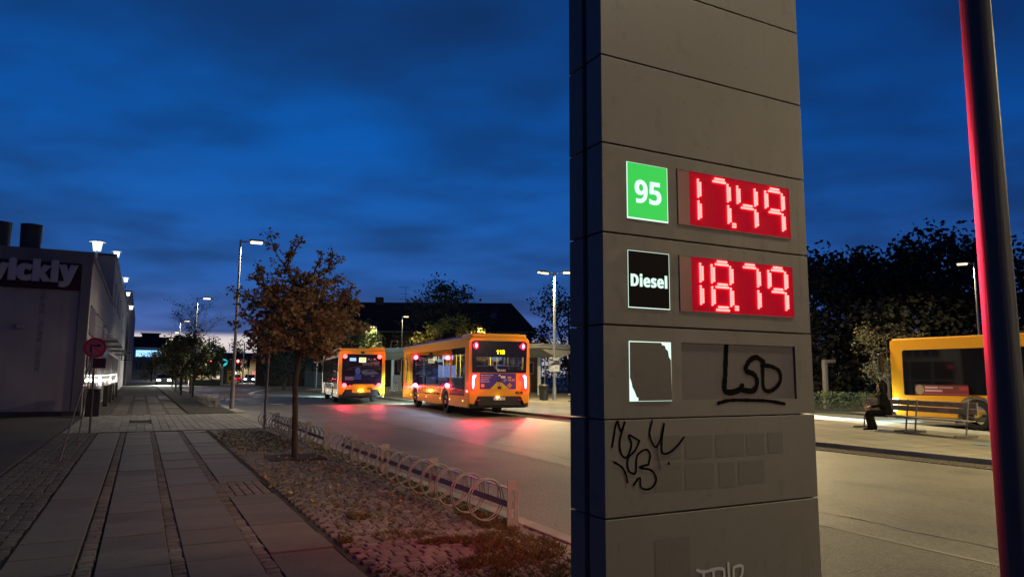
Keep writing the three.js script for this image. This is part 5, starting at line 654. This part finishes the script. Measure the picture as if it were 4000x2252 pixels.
// ---------------------------------------------------------------- houses
{
  const t = thing('long_house', 'long dark house with a hipped tile roof behind the buses', 'building', [33.9, 0, -88.8], R(-27.6)), rf = M(.035, .022, .018, .8, { map: T.rust }), wl = M(.10, .055, .042, .9, { map: T.brick });
  part('wall', box(-23, 13.8, -.1, 7.4, -10, 0), wl, t); const P = [[-24, 7.3, .6], [14.5, 7.3, .6], [14.5, 7.3, -10.6], [-24, 7.3, -10.6], [-20, 11.7, -5], [11.0, 11.7, -5]].map((p) => V(...p)), F = [[0, 1, 5], [0, 5, 4], [1, 2, 5], [2, 3, 4], [2, 4, 5], [3, 0, 4]], g = new THREE.BufferGeometry().setFromPoints(F.flatMap((f) => f.map((i) => P[i]))); g.computeVertexNormals(); const roof = part('roof', wrapUV(g), rf, t);
  part('eave_gutter', box(-24, 14.5, 7.12, 7.3, .55, .75), M(.22, .19, .15, .7), t); part('skylight', rbox(-.4, .4, -.03, .05, -.55, .55, .02).rotateX(.72).translate(8.6, 9.72, -2.3), M(.14, .15, .17, .2), roof); part('chimney', box(-8.2, -7.2, 11.2, 12.4, -5.5, -4.5), M(.06, .04, .035, .9), roof);
  for (let k = 0; k < 9; k++) { const x = -21 + k * 4; const w = part('window', box(x, x + 1.3, 4.3, 5.9, .0, .03), M(.015, .015, .018, .1), t); part('frame', [box(x - .1, x + 1.4, 5.9, 6.0, .0, .06), box(x - .1, x + 1.4, 4.2, 4.3, .0, .06), box(x - .1, x, 4.3, 5.9, 0, .06), box(x + 1.3, x + 1.4, 4.3, 5.9, 0, .06)], M(.13, .115, .10, .7), w); }
  for (const [x, s, l] of [[-4.0, 1, 'tall rooftop antenna with three crossbars on the long house'], [.9, .8, 'rooftop antenna beside the treetop, with one long boom']]) { const a = thing('roof_antenna', l, 'antenna', t.localToWorld(V(x, 11.6, -5)).toArray(), R(-27.6), 'antennas on the long house'); part('mast', bar([0, -.2, 0], [0, 2.3 * s, 0], .035, .03, 6), M(.05, .05, .06, .6), a); for (const [y, w] of s === 1 ? [[2.25, 1.1], [1.3, .95], [.55, .8]] : [[2.2, 1.3]]) { part('crossbar', bar([-w - (s < 1 ? .8 : 0), y * s + .08, 0], [w * .55, y * s, 0], .022, .022, 5), M(.05, .05, .06, .6), a); for (let k = 0; k < 5; k++) part('element', bar([-w + k * .4, y * s + .04, -.35], [-w + k * .4, y * s + .04, .35], .012, .012, 4), M(.05, .05, .06, .6), a); } }
}
{
  const t = thing('dark_fence', 'tall dark board fence behind the left bus', 'fence', [16.6, 0, -99], R(-14)); const ms = [.8, 1, 1.2].map((k) => M(.045 * k, .03 * k, .025 * k, .9)); const g = box(-.19, .19, -.05, 3.4, -.02, .02); for (let k = 0; k < 30; k++) { const o = part('fence_board', g, ms[k % 3], t); o.position.set(k * .4, (k * 7 % 3) * .02, 0); } part('rail', [box(-.2, 11.8, .8, .92, -.08, -.02), box(-.2, 11.8, 2.6, 2.72, -.08, -.02)], ms[0], t);
  const s = thing('shed', 'pale grey shed with double doors left of the left bus', 'shed', [21.2, 0, -92.5], R(-16)); part('wall', box(-2.6, 1.6, -.1, 3.3, -3, 0), M(.12, .12, .125, .8, { map: T.wall }), s); for (const x of [-.9, .35]) part('door', rbox(x - .58, x + .58, .05, 2.7, 0, .06, .02), M(.15, .15, .155, .7), s); part('roof', box(-2.8, 1.8, 3.3, 3.5, -3.2, .3), blackM, s);
}
{
  const t = thing('far_house', 'long pale house beyond the junction with a lit ground floor', 'building', [20, 0, -162], R(-15)); const wl = M(.42, .39, .30, .8, { map: T.wall }); part('wall', box(-14, 12, -.1, 4.6, -8, 0), wl, t); part('roof', extr([[-9, 4.6], [1, 4.6], [-4, 5.9]], 26.6).rotateY(Math.PI / 2).translate(-14.3, 0, 0), M(.05, .03, .025, .8), t);
  for (let k = 0; k < 8; k++) { const x = -12.5 + k * 3; const w = part('window', box(x, x + 1.2, 2.7, 3.9, 0, .03), M(.02, .02, .02, .1), t); part('frame', [box(x - .08, x + 1.28, 3.9, 4.0, 0, .06), box(x - .08, x + 1.28, 2.6, 2.7, 0, .06)], M(.5, .48, .42, .7), w); }
  for (const [x, w, c, k] of [[-10.5, 1.2, [1, .9, .7], 1.2], [-6, 1.6, [1, .85, .6], .9], [-2, 1.0, [1, .95, .8], 1.4], [2.2, 1.8, [1, .3, .3], .8], [6.5, .9, [1, 1, .75], 1]]) part('lit_window', box(x - w / 2, x + w / 2, .5, 2.1, .01, .05), glow(...c, k), t);
  part('wall_lamp', rbox(-8.2, -7.9, 3.0, 3.3, .05, .3, .04), glow(1, .85, .5, 6), t); for (const x of [-9, -2, 5]) { spot(t, [x, 4.2, 2.0], [x, 1.4, 0], [1, .82, .5], 130, 75, .6, 8); part('added_lamp_bracket', bar([x, 4.2, 0], [x, 4.3, 2.0], .04), steelDull, t); part('lamp_lens', rbox(x - .25, x + .25, 4.22, 4.27, 1.75, 2.25, .02), glow(1, .85, .5, 6), t); }  // bracket lamps and their beams added to brighten the pale wall
}
{
  const t = thing('end_building', 'dark gabled building closing the street with a bright blue lit sign', 'building', [4, 0, -198]); const wl = M(.30, .30, .32, .8, { map: T.wall }); part('wall', box(-7, 7, -.1, 7.6, -10, 0), wl, t); part('roof', [extr([[-11, 7.6], [1, 7.6], [-2, 10.2], [-8, 10.2]], 14.6).rotateY(Math.PI / 2).translate(-7.3, 0, 0)], M(.02, .02, .022, .9), t); part('penthouse', [box(-4.4, -.4, 10.2, 11.5, -7, -3), box(-4.7, -.1, 11.5, 11.65, -7.2, -2.8)], M(.02, .02, .022, .9), t); part('chimney', box(3.4, 4.9, 10.2, 11.4, -6, -4.5), M(.02, .02, .022, .9), t);
  const c = canvasTex(512, 96, (g, w, h) => { g.fillStyle = '#bfe2ff'; g.fillRect(0, 0, w, h); g.fillStyle = '#3f7fd0'; const rn = mulberry(3); for (let k = 0; k < 13; k++) { g.fillRect(28 + k * 35, 26, 7, 44); if (rn() > .3) g.fillRect(28 + k * 35, 26 + 34 * Math.floor(rn() * 2), 24, 9); if (rn() > .5) g.fillRect(46 + k * 35, 30, 7, 38); } });
  part('sign_lamp_panel', new THREE.PlaneGeometry(5.9, 1.5).translate(-2.4, 6.4, .22), new THREE.MeshPhysicalMaterial({ color: 0x111111, emissive: lin(.75, .95, 1), emissiveMap: c, emissiveIntensity: 1.5, roughness: .5 }), t); part('sign_box', box(-5.5, .6, 5.5, 7.3, .02, .2), M(.02, .1, .3, .5, { emissive: lin(.05, .25, .8), emissiveIntensity: .8 }), t); area(t, [-2.4, 6.4, .5], [-2.4, 6.4, 5], 5.8, 1.5, [.3, .6, 1], 1.2);
  for (let k = 0; k < 5; k++) { const x = -5.2 + k * 2.3; const w = part('window', box(x, x + 1.1, 2.4, 4.6, 0, .03), M(.02, .025, .04, .1), t); part('frame', [box(x - .08, x + 1.18, 4.6, 4.7, 0, .06), box(x - .08, x + 1.18, 2.3, 2.4, 0, .06), box(x + .5, x + .6, 2.4, 4.6, .031, .05)], M(.4, .4, .42, .7), w); }
}
camera.updateMatrixWorld();
renderer.render(scene, camera);
